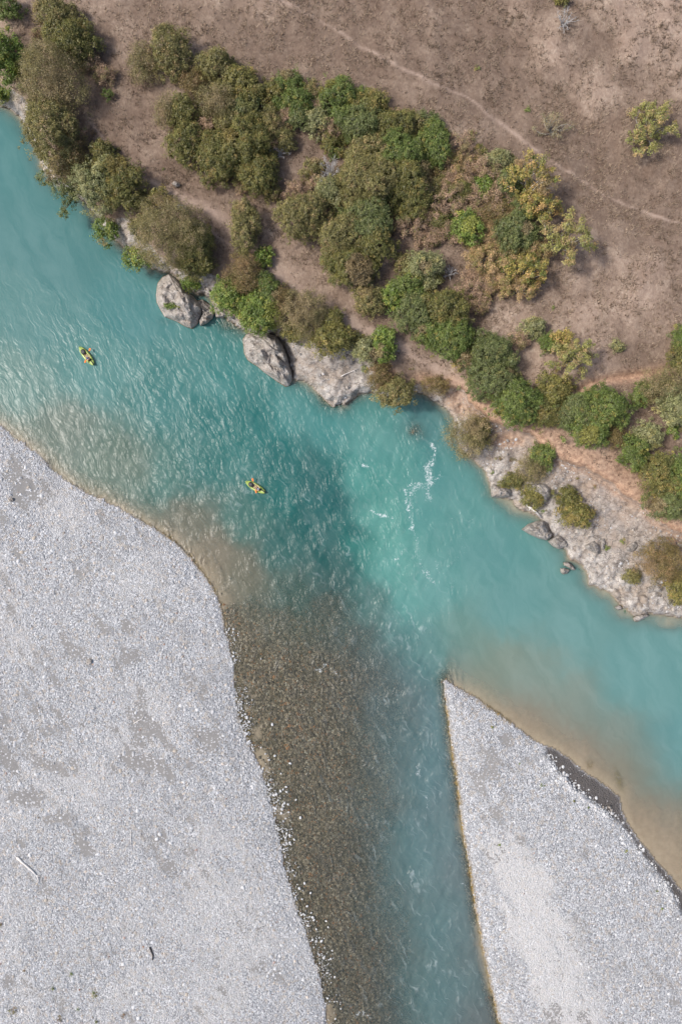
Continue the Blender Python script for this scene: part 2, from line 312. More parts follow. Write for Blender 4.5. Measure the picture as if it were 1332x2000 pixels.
def fields(X, Y):
    """everything about the ground and the river at photo positions X, Y"""
    f = {}
    n1 = fbm(X, Y, 26, 4, 11); n2 = fbm(X, Y, 90, 4, 23); n3 = fbm(X, Y, 9, 3, 31); n4 = fbm(X, Y, 300, 3, 41)
    near = (np.abs(X - 666) < 1500) & (np.abs(Y - 1000) < 2000)
    du = sdist(UPPER, X, Y) + 2.4 * n1 + 1.6 * n3 + 0.8
    dl = sdist(LEFT, X, Y) + 2.6 * n1 + 1.8 * n3
    dr = sdist(RIGHT, X, Y) + 1.0 * n1 + 1.3 * n3
    f['du'], f['dl'], f['dr'] = du, dl, dr
    # river: interpolate the control points with a warped lookup
    Xw = X + 18 * n2 + 5 * n1; Yw = Y + 16 * fbm(X, Y, 90, 4, 57) + 5 * n3
    num = np.zeros(X.shape + (5,)); den = np.zeros(X.shape); num2 = np.zeros(X.shape + (5,)); den2 = np.zeros(X.shape)
    for x, y, *v in WBA:
        d2 = (Xw - x) ** 2 + (Yw - y) ** 2; w = 1.0 / (d2 + 800.0) ** 2.2; w2_ = np.exp(-d2 / 3200.0) + 1e-9 / (d2 + 1e3)
        den += w; den2 += w2_
        for k in range(5): num[..., k] += w * v[k]; num2[..., k] += w2_ * v[k]
    mixc = sstep(1150, 1300, Y)[..., None]                     # the side channel grades more gently
    num = num / den[..., None] * (1 - mixc) + num2 / den2[..., None] * mixc
    depth, f['body'], f['rough'] = num[..., 0], num[..., 1:4], num[..., 4]
    dw = np.minimum(np.minimum(np.abs(du) * 0.075, np.abs(dl) * (.020 + .012 * sstep(1150, 900, Y))), np.abs(dr) * (.021 + .034 * sstep(14, -14, X - 866 - np.maximum(Y - 1332, 0) * .155)))
    depth = np.minimum(depth, 0.06 + dw)
    # submerged boulders seen through the water
    drk = np.zeros(X.shape)
    for bx, by, a, b, hh in ((811, 840, 30, 25, 2.2), (444, 634, 22, 12, 2.0), (646, 782, 20, 14, 2.2), (470, 636, 14, 8, 1.4), (1010, 985, 30, 26, 2.2), (1210, 1196, 26, 18, 2.0), (1176, 1164, 22, 12, 1.9), (330, 628, 24, 8, 1.2), (1320, 1222, 40, 12, 2.0), (1146, 1112, 14, 12, 1.8)):
        g = np.exp(-(((X - bx) / a) ** 2 + ((Y - by) / b) ** 2) * .75 + 0.25 * n1)
        if hh in (2.2, 2.0, 1.4) and bx < 830: drk = np.maximum(drk, g)
        depth = depth - np.minimum(g, 1.1) * np.maximum(depth - (0.5 if bx == 811 else 0.3), 0) * min(1, hh / 2.1 if bx == 811 else hh / 2.4)
    f['depth'] = np.maximum(depth, 0.03)
    bed = -f['depth'] + 0.03 * n3
    # upper bank
    deb = sstep(-6, 11, sdist(DEBRIS, X, Y) + 3.5 * n1 + 2.5 * n3)
    # broken bedrock: blocks of a few sizes, each at its own level, in rising benches
    def blocks(sz, ang, seed, wob):
        xr = (X + wob * n1) * math.cos(ang) + (Y + wob * n2) * math.sin(ang); yr = (Y + wob * n3) * math.cos(ang) - (X - wob * n1) * math.sin(ang)
        return _hash(np.floor(xr / sz), np.floor(yr / (sz * .7)), seed)
    blk = .55 * blocks(27, .5, 501, 9) + .30 * blocks(14, .9, 502, 6) + .15 * blocks(7.5, .2, 503, 4)
    led = sstep(-6, 8, sdist(LEDGE, X, Y) + 5 * n1)
    rnw = np.maximum(sstep(-4, 8, sdist(ROCKS_NW, X, Y) + 5 * n1), sstep(-4, 8, sdist(ROCKS_MID, X, Y) + 6 * n1))
    dd = np.maximum(du, 0)
    ridge = np.abs(fbm(X * 0.8 + Y * 0.6, (Y * 0.8 - X * 0.6) * 1.6, 22, 4, 71))
    ridge2 = np.abs(fbm(X, Y, 9, 3, 77))
    z_bank = 0.5 + 3.6 * (1 - np.exp(-dd / 34)) + 2.6 * (1 - np.exp(-dd / 420)) + 0.22 * n2 + 0.08 * n1 + 0.8 * n4 * sstep(100, 600, dd)
    z_deb = 0.35 + 0.014 * dd + 0.6 * sstep(0, 10, dd) + 0.25 * (ridge - 0.25) + 0.07 * (ridge2 - .3) + 0.40 * n2 + (.95 * sstep(110, 25, dd + 12 * n2) + .22) * (blk - .5) - .45 * np.exp(-(ridge / .06) ** 2) * sstep(-.1, .5, n2 + n1)
    z_led = 0.5 + 1.0 * sstep(0, 14, dd) + 0.020 * dd + 0.40 * (ridge - 0.25) + 0.10 * (ridge2 - .3) + .65 * (blk - .5)
    rk = np.maximum(rnw, sstep(15, 6, dd + 5 * n1)) * (1 - deb)
    zu = z_bank + rk * (0.4 * (ridge - .3) + 0.15 * (ridge2 - .3) + .8 * (blk - .5))
    zu = zu * (1 - led) + z_led * led
    zu = zu * (1 - deb) + z_deb * deb
    gd = np.minimum(seg_dist(GULLY, X, Y), seg_dist(GULLY2, X, Y) + 3)
    zu = zu - 0.7 * np.exp(-(gd / 9) ** 2)
    # scarp step behind the rim path
    zu = zu + 0.35 * sstep(3, -3, sdist([(885, 735)] + CLIFF + [(1600, 2000), (300, 2000)], X, Y) * -1 - 26 + 6 * n1) * 0
    zu = np.maximum(zu, 0.06)
    # gravel bars
    dlp = np.maximum(dl, 0); drp = np.maximum(dr, 0)
    zl = 0.05 + 0.9 * (1 - np.exp(-dlp / 60)) + 0.5 * (1 - np.exp(-dlp / 300)) + 0.10 * n2 * sstep(0, 60, dlp) + 0.035 * n3
    wet = sstep(-3, 5, sdist(WET, X, Y) + 2.5 * n1 + 1.5 * n3)
    zr = 0.05 + 0.8 * (1 - np.exp(-drp / 40)) + 0.4 * (1 - np.exp(-drp / 200)) + 0.08 * n2 * sstep(0, 60, drp) + 0.03 * n3
    zr = zr * (1 - 0.8 * wet) + 0.03
    land = (du > 0) | (dl > 0) | (dr > 0)
    z = np.where(du > 0, zu, np.where(dl > 0, zl, np.where(dr > 0, zr, bed)))
    f['z'] = z
    f['cls'] = np.where(du > 0, 0, np.where(dl > 0, 2, np.where(dr > 0, 3, 4)))
    rock = np.clip(np.maximum.reduce([deb, led, rnw, sstep(13, 5, dd + 4 * n1)]), 0, 1)
    cl = seg_dist(CLIFF, X, Y)
    f['rock'] = rock
    f['earth'] = np.clip(np.maximum.reduce([np.exp(-(np.maximum(cl - 6 + 6 * n1, 0) / 13) ** 2) * sstep(900, 1010, X + 0.2 * Y) * 1.0,
        np.exp(-(gd / 13) ** 2) * 1.0, sstep(0.0, 0.6, np.exp(-(((X - 905) / 40) ** 2 + ((Y - 790) / 30) ** 2)) + 0.25 * n1 - .2), 0.9 * sstep(0, 6, sdist([(752, 700), (768, 712), (778, 735), (776, 742), (766, 738), (756, 715)], X, Y) + 2),
        sstep(0.35, 0.8, np.exp(-(((X - 990) / 46) ** 2 + ((Y - 858) / 22) ** 2)) + 0.15 * n1), 0.75 * sstep(75, 10, cl + 14 * n1) * sstep(880, 960, X) * (1 - deb * .55)]), 0, 1)
    pa = np.minimum(seg_dist(PATH_A, X + 3 * n2, Y + 3 * n1), seg_dist(PATH_B, X + 3 * n2, Y + 3 * n1))
    pc = seg_dist(PATH_C, X + 5 * n2, Y + 4 * n1)
    f['path'] = np.clip(np.maximum(np.exp(-(pa / (3.0 + 1.2 * n2)) ** 2) * (0.74 + .45 * n1 + .2 * n3), np.maximum(np.exp(-(pc / 12) ** 2) * (0.78 + .3 * n1), np.exp(-(pc / 3.5) ** 2) * .8)), 0, 1) * (1 - rock)
    f['pathcore'] = np.minimum(pa, pc)
    f['dry'] = np.clip(0.45 + 0.4 * n2 + 0.35 * n4 + .22 * np.exp(-(((X - 1220) / 160) ** 2 + ((Y - 570) / 130) ** 2)), 0, 1)
    sand = np.zeros(X.shape)
    for (sx, sy, a, b) in SANDS + SANDS_R:
        sand = np.maximum(sand, np.exp(-(((X - sx) / a) ** 2 + ((Y - sy) / b) ** 2)))
    streak = fbm((X * .84 - Y * .54) * 1.1, (X * .54 + Y * .84) * .30, 16, 4, 91)
    sand = sstep(0.20, 0.80, sand * .8 + 0.62 * streak + 0.22 * n1 + .22 * n2) * sstep(6, 26, np.maximum(dl, dr))
    f['sand'] = np.where(dl > 0, sand * 0.95, np.where(dr > 0, sand * 0.8, 0.0))
    f['wet'] = np.where(dr > 0, wet, 0) + np.where(dl > 0, 0.0, 0)
    lowc = np.clip(fbm(X, Y, 140, 4, 103) * 0.5 + 0.5, 0, 1)
    f['pale'] = np.where(du > 0, np.maximum(sstep(60, 12, du + 14 * n1), 0.9 * sstep(.3, .9, np.exp(-(((X - 1220) / 110) ** 2 + ((Y - 1150) / 60) ** 2)) + .3 * n1)), np.where(dr > 0, sstep(0.3, .8, np.exp(-(((X - 1050 - (Y - 1800) * .35) / 60) ** 2)) * sstep(1560, 1720, Y) + 0.5 * streak), sstep(.5, .9, lowc + .3 * streak) * .5))
    alg = np.maximum(np.exp(-((dr - 1) / 4.5) ** 2) * (X < 1000) * sstep(1320, 1400, Y), np.exp(-((dl - 0) / 3.6) ** 2) * sstep(220, 330, X) * sstep(1300, 1150, Y) * .9)
    alg = np.maximum(alg, np.exp(-((dl + 4) / 9) ** 2) * np.exp(-((Y - 1420) / 34) ** 2))
    f['algae'] = np.clip(alg * (0.8 + 0.5 * n3), 0, 1)
    CHAN = [(440, 1190), (520, 1140), (600, 1110), (760, 1130), (850, 1240), (866, 1332), (975, 2000), (1010, 2300), (600, 2300), (560, 1900), (420, 1450)]
    bs = 1 - sstep(-38, 30, sdist(CHAN, X, Y) + 30 * n2 + 12 * n1)
    for (sx, sy) in ((505, 1480), (540, 1700), (548, 1745), (600, 1860), (500, 1430), (555, 1600), (640, 1990), (480, 1380)):
        bs = np.maximum(bs, np.clip(0.62 * np.exp(-(((X - sx) / 24) ** 2 + ((Y - sy) / 34) ** 2)) + .35 * n1 * np.exp(-(((X - sx) / 40) ** 2 + ((Y - sy) / 50) ** 2)), 0, .7))
    f['bedsand'] = sstep(0.3, .65, bs + .2 * n1) * (~land) * (1 - sstep(.1, .4, drk))
    mg = np.exp(-(((X - 1208) / 9) ** 2 + ((Y - 1520 - (X - 1208) * 1.4) / 16) ** 2)) + np.exp(-(((X - 1152) / 6) ** 2 + ((Y - 1492) / 8) ** 2))
    f['algae'] = np.clip(np.maximum(f['algae'], mg * 1.1), 0, 1)
    f['under'] = np.where(land, 0.0, 1.0)
    return f

# ------------------------------------------------------------------ ground sheet (one continuous sheet, split by what it is)
def axis(lo, hi, step, far):
    a = np.arange(lo, hi + step * 0.5, step)
    g = step * 1.28 ** np.arange(1, 42); c = np.cumsum(g); c = c[c < far]
    return np.concatenate([lo - c[::-1], a, hi + c])
GX = axis(-120, 1452, 3.2, 60000); GY = axis(-120, 2120, 3.2, 60000)
XX, YY = np.meshgrid(GX, GY)
FT = fields(XX, YY)
Z = FT['z'].copy()

def zpx(px, py):
    i = int(np.clip(np.searchsorted(GX, px) - 1, 0, len(GX) - 2)); j = int(np.clip(np.searchsorted(GY, py) - 1, 0, len(GY) - 2))
    u = (px - GX[i]) / (GX[i + 1] - GX[i]); v = (py - GY[j]) / (GY[j + 1] - GY[j])
    return float((Z[j, i] * (1 - u) + Z[j, i + 1] * u) * (1 - v) + (Z[j + 1, i] * (1 - u) + Z[j + 1, i + 1] * u) * v)
def zpx_arr(px, py, A=None):
    A = Z if A is None else A
    i = np.clip(np.searchsorted(GX, px) - 1, 0, len(GX) - 2); j = np.clip(np.searchsorted(GY, py) - 1, 0, len(GY) - 2)
    u = (px - GX[i]) / (GX[i + 1] - GX[i]); v = (py - GY[j]) / (GY[j + 1] - GY[j])
    return (A[j, i] * (1 - u) + A[j, i + 1] * u) * (1 - v) + (A[j + 1, i] * (1 - u) + A[j + 1, i + 1] * u) * v
def ground_at(x, y):
    z = 0.0
    for _ in range(3):
        px, py = to_px(x, y, z); z = zpx(px, py)
    return z

def ground_material():
    t = NT('river_valley_ground'); P = t.pos()
    A = {k: t.attr(k).outputs['Fac'] for k in ('rock', 'earth', 'path', 'dry', 'sand', 'wet', 'pale', 'algae', 'bedsand', 'under', 'gravel', 'depth')}
    # dry grassland
    g1 = t.noise(P, 0.35, 5, .62); g2 = t.noise(P, 2.2, 6, .68); g3 = t.noise(t.mapping(P, (1, .45, 1), (0, 0, .5)), 6.0, 5, .75, .5); g4 = t.noise(P, 0.09, 3)
    gm = t.math('ADD', t.math('MULTIPLY', g1, .40), t.math('MULTIPLY', g2, .40)); gm = t.math('ADD', gm, t.math('MULTIPLY', g3, .45))
    gc = t.ramp(gm, [(.38, (.135, .096, .073)), (.51, (.215, .155, .119)), (.64, (.315, .238, .186)), (.78, (.48, .385, .305))])
    gc = t.mix(t.mr(A['dry'], .25, .8, .62, 0.0), gc, t.mix(.75, gc, (.16, .115, .085), 'MULTIPLY'))
    gc = t.mix(t.mr(g4, .5, .7, 0, .20), gc, (.30, .225, .172)); gc = t.mix(t.mr(A['dry'], .6, 1.0, 0, .25), gc, (.40, .30, .245))
    gc = t.mix(t.math('MULTIPLY', A['path'], t.mr(g2, .2, .7, .6, 1.0)), gc, t.mix(g3, (.34, .25, .20), (.47, .37, .31)))
    er = t.mix(t.mr(g2, .3, .7), (.27, .165, .115), (.56, .38, .265))
    # rock
    r1 = t.noise(P, 1.1, 8, .66); r2 = t.noise(t.mapping(P, (1, 2.6, 3), (0, 0, .6)), 2.2, 6, .6, 1.0)
    vr = t.N('TexVoronoi', Vector=P, Scale=3.2, Randomness=1.0)
    rc = t.ramp(t.math('ADD', t.math('MULTIPLY', r1, .6), t.math('MULTIPLY', r2, .4)), [(.32, (.13, .112, .098)), (.44, (.27, .24, .215)), (.56, (.385, .35, .32)), (.72, (.54, .51, .48))])
    rc = t.mix(t.math('MULTIPLY', A['pale'], t.mr(r1, .35, .65, .15, .75)), rc, t.mix(t.mr(t.noise(P, 5, 5, .7), .3, .7), (.36, .335, .305), (.72, .69, .655)))
    rc = t.mix(t.mr(vr.outputs['Distance'], .0, .25, .55, 0), rc, t.mix(.5, rc, vr.outputs['Color'], 'OVERLAY'))
    rc = t.mix(t.mr(t.noise(P, .33, 5, .6), .47, .62, 0, .62), rc, t.mix(r2, (.26, .205, .16), (.42, .345, .28)))
    rc = t.mix(t.mr(t.noise(P, .42, 4, .6), .55, .68, 0, .5), rc, (.30, .295, .29))
    wv_ = t.N('VectorMath', {'operation': 'ADD'}); t.link(P, wv_.inputs[0]); t.link(t.N('TexNoise', Vector=P, Scale=1.4, Detail=3.0).outputs['Color'], wv_.inputs[1])
    ck = t.N('TexVoronoi', {'feature': 'DISTANCE_TO_EDGE'}, Vector=t.mapping(wv_.outputs[0], (.8, 1.5, 1.2), (0, 0, .6)), Scale=.75)
    rc = t.mix(t.mr(ck.outputs['Distance'], .0, .045, .75, 0), rc, (.10, .088, .078))
    # gravel: pebbles of a few sizes
    v1 = t.N('TexVoronoi', Vector=P, Scale=5.2, Randomness=1.0); v2 = t.N('TexVoronoi', Vector=P, Scale=2.6, Randomness=1.0); v3 = t.N('TexVoronoi', Vector=P, Scale=11.0)
    sep = t.N('SeparateColor', Color=v1.outputs['Color']); sep2 = t.N('SeparateColor', Color=v2.outputs['Color'])
    gr = t.ramp(sep.outputs[0], [(0, (.25, .26, .275)), (.30, (.385, .40, .425)), (.62, (.48, .495, .52)), (.85, (.60, .615, .64)), (1, (.74, .75, .77))])
    gr = t.mix(t.mr(sep2.outputs[1], .80, .86, 0, .55), gr, (.50, .44, .37))
    gr = t.mix(t.mr(v1.outputs['Distance'], .55, .85, 0, .75), gr, (.17, .165, .165))
    gr = t.mix(t.mr(t.noise(P, .35, 4), .42, .68, 0, .30), gr, (.36, .36, .365))
    gr = t.mix(t.math('MULTIPLY', A['pale'], .65), gr, t.mix(sep.outputs[1], (.54, .53, .52), (.70, .69, .68)))
    sn = t.noise(P, 3.0, 6, .7)
    sc = t.mix(sn, (.215, .210, .206), (.29, .285, .278))
    spk = t.mr(sep.outputs[2], .90, .93, 0, .8)
    sc = t.mix(spk, sc, (.62, .63, .65))
    # bed of cobbles under water
    b1 = t.N('TexVoronoi', Vector=P, Scale=3.6, Randomness=1.0); bs = t.N('SeparateColor', Color=b1.outputs['Color'])
    bc = t.ramp(bs.outputs[0], [(0, (.088, .066, .045)), (.35, (.23, .18, .122)), (.7, (.40, .315, .225)), (.92, (.56, .46, .35)), (1, (.68, .62, .53))])
    bc = t.mix(t.mr(bs.outputs[1], .90, .94, 0, .8), bc, (.48, .24, .11))
    bc = t.mix(t.mr(b1.outputs['Distance'], .5, .8, 0, .85), bc, (.085, .072, .055))
    bc = t.mix(t.mr(t.noise(P, .6, 4), .45, .65, 0, .55), bc, (.15, .125, .082))
    bsand = t.mix(t.noise(P, 1.6, 5, .65), (.42, .32, .24), (.66, .53, .42))
    bc = t.mix(A['bedsand'], bc, bsand)
    # combine
    c = t.mix(A['earth'], gc, er)
    c = t.mix(t.mr(A['rock'], .3, .7), c, rc)
    c = t.mix(t.math('MULTIPLY', t.math('MULTIPLY', A['earth'], A['rock']), .62), c, er)
    gs = t.mix(t.mr(t.math('ADD', A['sand'], t.math('MULTIPLY', t.math('SUBTRACT', sep.outputs[0], .5), .8)), .40, .62), gr, sc)
    gs = t.mix(t.math('MULTIPLY', A['wet'], .94), gs, t.mix(sn, (.072, .064, .061), (.11, .10, .095)))
    c = t.mix(A['gravel'], c, gs)
    c = t.mix(A['under'], c, bc)
    alg = t.mix(sep.outputs[1], (.13, .085, .022), (.34, .23, .055))
    c = t.mix(t.math('MULTIPLY', A['algae'], t.mr(sep2.outputs[0], .1, .5, .45, .95)), c, alg)
    # relief
    hg = t.math('ADD', t.math('MULTIPLY', g2, .18), t.math('MULTIPLY', g3, .28))
    hr = t.math('ADD', t.math('MULTIPLY', r1, 1.4), t.math('MULTIPLY', t.mr(vr.outputs['Distance'], 0, .5, 1, 0), .25))
    pz = t.math('ADD', t.math('MULTIPLY', t.mr(v1.outputs['Distance'], 0, .8, 1, 0), t.math('ADD', .35, sep.outputs[1])), t.math('MULTIPLY', t.mr(v3.outputs['Distance'], 0, .8, 1, 0), .3))
    pz = t.math('MULTIPLY', pz, t.mr(A['sand'], .3, .7, .62, .06))
    bz = t.math('MULTIPLY', t.mr(b1.outputs['Distance'], 0, .8, 1, 0), t.mr(A['bedsand'], .2, .8, .8, .04))
    h = t.N('Mix', {'data_type': 'FLOAT'}); t.link(A['rock'], h.inputs[0]); t.link(hg, h.inputs[2]); t.link(hr, h.inputs[3])
    h2 = t.N('Mix', {'data_type': 'FLOAT'}); t.link(A['gravel'], h2.inputs[0]); t.link(h.outputs[0], h2.inputs[2]); t.link(pz, h2.inputs[3])
    h3 = t.N('Mix', {'data_type': 'FLOAT'}); t.link(A['under'], h3.inputs[0]); t.link(h2.outputs[0], h3.inputs[2]); t.link(bz, h3.inputs[3])
    b = t.N('BsdfPrincipled', Base_Color=c, Roughness=.92, Normal=t.bump(h3.outputs[0], 1.0, .16))
    b.inputs['Specular IOR Level'].default_value = 0.15
    return t.surf(b.outputs[0])
M_GROUND = ground_material()

WX, WY = unproj(XX, YY, Z)
VG = np.stack([WX, WY, Z], -1).reshape(-1, 3)
gravel_attr = np.where((FT['cls'] == 2) | (FT['cls'] == 3), 1.0, 0.0)
GA = {k: FT[k].reshape(-1) for k in ('rock', 'earth', 'path', 'dry', 'sand', 'wet', 'pale', 'algae', 'bedsand', 'under', 'depth')}
GA['gravel'] = gravel_attr.reshape(-1)
ny, nx = XX.shape
idx = np.arange(ny * nx).reshape(ny, nx)
QF = np.stack([idx[1:, :-1], idx[1:, 1:], idx[:-1, 1:], idx[:-1, :-1]], -1).reshape(-1, 4)
cls = FT['cls'][:-1, :-1].reshape(-1).copy()
rockq = FT['rock'][:-1, :-1].reshape(-1); pq = FT['pathcore'][:-1, :-1].reshape(-1)
cls = np.where((cls == 0) & (rockq > .5), 1, cls)
inview = (np.abs(XX[:-1, :-1].reshape(-1) - 666) < 820)
cls = np.where((cls == 0) & (pq < 5) & inview, 5, cls)
def ground_part(name, sel, label, cat):
    F = QF[sel]; u, inv = np.unique(F, return_inverse=True)
    o = mk_mesh(name, VG[u], inv.reshape(F.shape), M_GROUND, None, {k: v[u] for k, v in GA.items()})
    return tag(o, label, cat, None, 'structure')
BANK = ground_part('grass_bank', cls == 0, 'dry brown grassland sloping above the far river bank', 'ground')
ROCKB = ground_part('rock_bank', cls == 1, 'pale grey rock and rubble along the water under the dry bank', 'ground')
BAR_L = ground_part('gravel_bar', cls == 2, 'wide pale gravel bar filling the lower left, with grey sand patches', 'ground')
BAR_R = ground_part('gravel_bar', cls == 3, 'pointed pale gravel spit between the side channel and the river', 'ground')
BED = ground_part('river_bed', cls == 4, 'brown cobble and tan sand bed seen through the shallow water', 'ground')
FOOT = ground_part('footpath', cls == 5, 'thin worn dirt footpaths crossing the dry grass', 'path')

# ------------------------------------------------------------------ river
def water_material():
    t = NT('turquoise_river'); P = t.pos()
    body = t.attr('body').outputs['Color']; dep = t.attr('depth').outputs['Fac']; rg = t.attr('rough').outputs['Fac']; fo = t.attr('foam').outputs['Fac']
    ang = R(63)
    Ps = t.mapping(P, (1, 1, 1), (0, 0, ang))          # x axis runs along the wave crests
    wob = t.noise(P, .30, 3)
    Pw = t.N('VectorMath', {'operation': 'ADD'}); t.link(Ps, Pw.inputs[0])
    wv = t.N('CombineXYZ'); t.link(t.math('MULTIPLY', wob, 3.2), wv.inputs[1]); t.link(wv.outputs[0], Pw.inputs[1]); Pv = Pw.outputs[0]
    w1 = t.noise(t.mapping(Pv, (.27, 1.55, 1)), 1.0, 2, .5, .5)
    w2 = t.noise(t.mapping(Pv, (.70, 2.9, 1)), 1.0, 2, .55, .4)
    w3 = t.noise(P, 3.4, 3, .6)
    patch = t.mr(t.noise(P, .16, 3), .34, .68, .45, 1.1)
    hh = t.math('ADD', t.math('MULTIPLY', w1, 1.0), t.math('ADD', t.math('MULTIPLY', w2, .36), t.math('MULTIPLY', w3, .07)))
    hh = t.math('MULTIPLY', hh, t.math('MULTIPLY', t.math('ADD', t.math('MULTIPLY', rg, .9), .015), patch))
    nb = t.bump(hh, 1.0, .58)
    # churned foam in shreds
    f1 = t.noise(P, 1.9, 7, .78, 1.6); f2 = t.noise(P, 5.5, 4, .7, .8)
    fm = t.math('ADD', t.math('MULTIPLY', f1, .65), t.math('MULTIPLY', f2, .35))
    thr = t.math('SUBTRACT', .745, t.math('MULTIPLY', fo, .335))
    foam = t.mr(fm, thr, t.math('ADD', thr, .13)); foam = t.math('MULTIPLY', foam, t.mr(fo, .02, .22))
    # fine silt wisps
    wis = t.noise(t.mapping(Pv, (.10, .34, 1)), 1.0, 5, .62, .8)
    bcol = t.mix(t.mr(wis, .30, .72, 0, 1), t.mix(.10, body, (.03, .10, .10)), t.mix(.06, body, (.55, .66, .64)))
    crest_glint = t.mr(t.math('ADD', t.math('MULTIPLY', w1, .55), t.math('MULTIPLY', w2, .45)), .53, .73)      # sky glints on the ripples, painted pale into the water colour
    crest_glint = t.math('MULTIPLY', t.math('MULTIPLY', crest_glint, patch), t.math('MULTIPLY', t.math('MULTIPLY', rg, rg), .58))
    bcol = t.mix(crest_glint, bcol, (.50, .60, .61))
    bcol = t.mix(t.math('MULTIPLY', foam, .88), bcol, (.74, .80, .82))
    op = t.math('SUBTRACT', 1.0, t.math('POWER', 2.718, t.math('MULTIPLY', dep, -1.05)))
    op = t.math('MAXIMUM', op, t.math('MAXIMUM', t.math('MULTIPLY', foam, .9), t.math('MULTIPLY', crest_glint, .9)))
    # light scattered back by the silt inside the water, the bed where it is clear, and the mirror of the rippled surface
    pb = t.N('BsdfDiffuse', Color=bcol)
    tr = t.N('BsdfTransparent', Color=(.90, .95, .93))
    m1 = t.N('MixShader'); t.link(op, m1.inputs[0]); t.link(tr.outputs[0], m1.inputs[1]); t.link(pb.outputs[0], m1.inputs[2])
    fr = t.N('Fresnel', IOR=1.33, Normal=nb)
    gl = t.N('BsdfGlossy', Color=(1, 1, 1), Roughness=.33, Normal=nb)
    m2 = t.N('MixShader'); t.link(fr.outputs[0], m2.inputs[0]); t.link(m1.outputs[0], m2.inputs[1]); t.link(gl.outputs[0], m2.inputs[2])
    return t.surf(m2.outputs[0])
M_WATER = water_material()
wgx = axis(-60, 1392, 2.8, 60000); wgy = axis(-60, 2060, 2.8, 60000)
WXX, WYY = np.meshgrid(wgx, wgy)
zz = zpx_arr(WXX, WYY)
wetv = zz < 0.10
fq = wetv[:-1, :-1] | wetv[1:, :-1] | wetv[:-1, 1:] | wetv[1:, 1:]
iw = np.arange(WXX.size).reshape(WXX.shape)
WQ = np.stack([iw[1:, :-1], iw[1:, 1:], iw[:-1, 1:], iw[:-1, :-1]], -1)[fq]
uw, invw = np.unique(WQ, return_inverse=True)
wx_, wy_ = WXX.reshape(-1)[uw], WYY.reshape(-1)[uw]
FW = fields(wx_, wy_)
foam = np.zeros(wx_.shape)
jx = wx_ + 5.5 * fbm(wx_, wy_, 15, 4, 201); jy = wy_ + 5.5 * fbm(wx_, wy_, 15, 4, 207)
for pts, wd, inten in FOAM:
    inten = inten + (.08 if wd >= 10 and inten < .5 else 0)      # broad patches of thin churned foam
    foam = np.maximum(foam, inten * np.exp(-(seg_dist(pts, jx, jy) / (wd * 1.35)) ** 2))
wl_n = fbm(wx_ * .9 + wy_ * .45, (wy_ * .9 - wx_ * .45) * .3, 9, 3, 131)
inr = sstep(0.3, 1.2, FW['depth'])
wz = FW['rough'] * (0.045 * wl_n + 0.05 * fbm(wx_, wy_, 24, 2, 141)) * inr
wX, wY = unproj(wx_, wy_, 0.0)
# depth of water as an attribute: real distance from the surface down to the bed (0 at the shore line)
wdep = np.clip(-zpx_arr(wx_, wy_), 0.0, None)
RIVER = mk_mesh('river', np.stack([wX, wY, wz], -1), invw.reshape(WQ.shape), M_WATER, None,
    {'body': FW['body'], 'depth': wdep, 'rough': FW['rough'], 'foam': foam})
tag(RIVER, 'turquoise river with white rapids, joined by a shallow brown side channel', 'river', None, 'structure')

# ------------------------------------------------------------------ stone materials and rocks
def rock_material():
    t = NT('weathered_limestone'); P = t.pos(); O = t.N('TexCoord').outputs['Object']
    r1 = t.noise(P, 1.3, 8, .68); r2 = t.noise(t.mapping(P, (1, 2.4, 3), (0, 0, .6)), 2.4, 6, .62, 1.2); r3 = t.noise(P, 7, 4, .7)
    vr = t.N('TexVoronoi', Vector=P, Scale=3.6)
    s = t.math('ADD', t.math('MULTIPLY', r1, .5), t.math('ADD', t.math('MULTIPLY', r2, .3), t.math('MULTIPLY', r3, .2)))
    c = t.ramp(s, [(.32, (.14, .122, .106)), (.43, (.38, .345, .31)), (.55, (.53, .495, .46)), (.72, (.72, .695, .67))])
    wv_ = t.N('VectorMath', {'operation': 'ADD'}); t.link(P, wv_.inputs[0]); t.link(t.N('TexNoise', Vector=P, Scale=1.4, Detail=3.0).outputs['Color'], wv_.inputs[1])
    ck = t.N('TexVoronoi', {'feature': 'DISTANCE_TO_EDGE'}, Vector=t.mapping(wv_.outputs[0], (.7, 1.6, 1.4), (0, 0, .6)), Scale=.5)
    c = t.mix(t.mr(ck.outputs['Distance'], .0, .04, .7, 0), c, (.11, .096, .085))
    z = t.N('SeparateXYZ', Vector=P).outputs[2]
    edge = t.math('ADD', z, t.math('MULTIPLY', r1, .5))
    c = t.mix(t.mr(t.noise(P, .6, 3), .48, .66, 0, .45), c, (.36, .29, .235))
    c = t.mix(t.mr(edge, .30, .55, .9, 0), c, (.20, .135, .045))       # algae stain at the water line
    hgt = t.math('ADD', t.math('MULTIPLY', r1, 1.2), t.math('MULTIPLY', r2, .8)); hgt = t.math('ADD', hgt, t.math('MULTIPLY', t.mr(vr.outputs['Distance'], 0, .4, 1, 0), .15))
    b = t.N('BsdfPrincipled', Base_Color=c, Roughness=.93, Normal=t.bump(hgt, 1.0, .28)); b.inputs['Specular IOR Level'].default_value = .15
    return t.surf(b.outputs[0])
M_ROCK = rock_material()

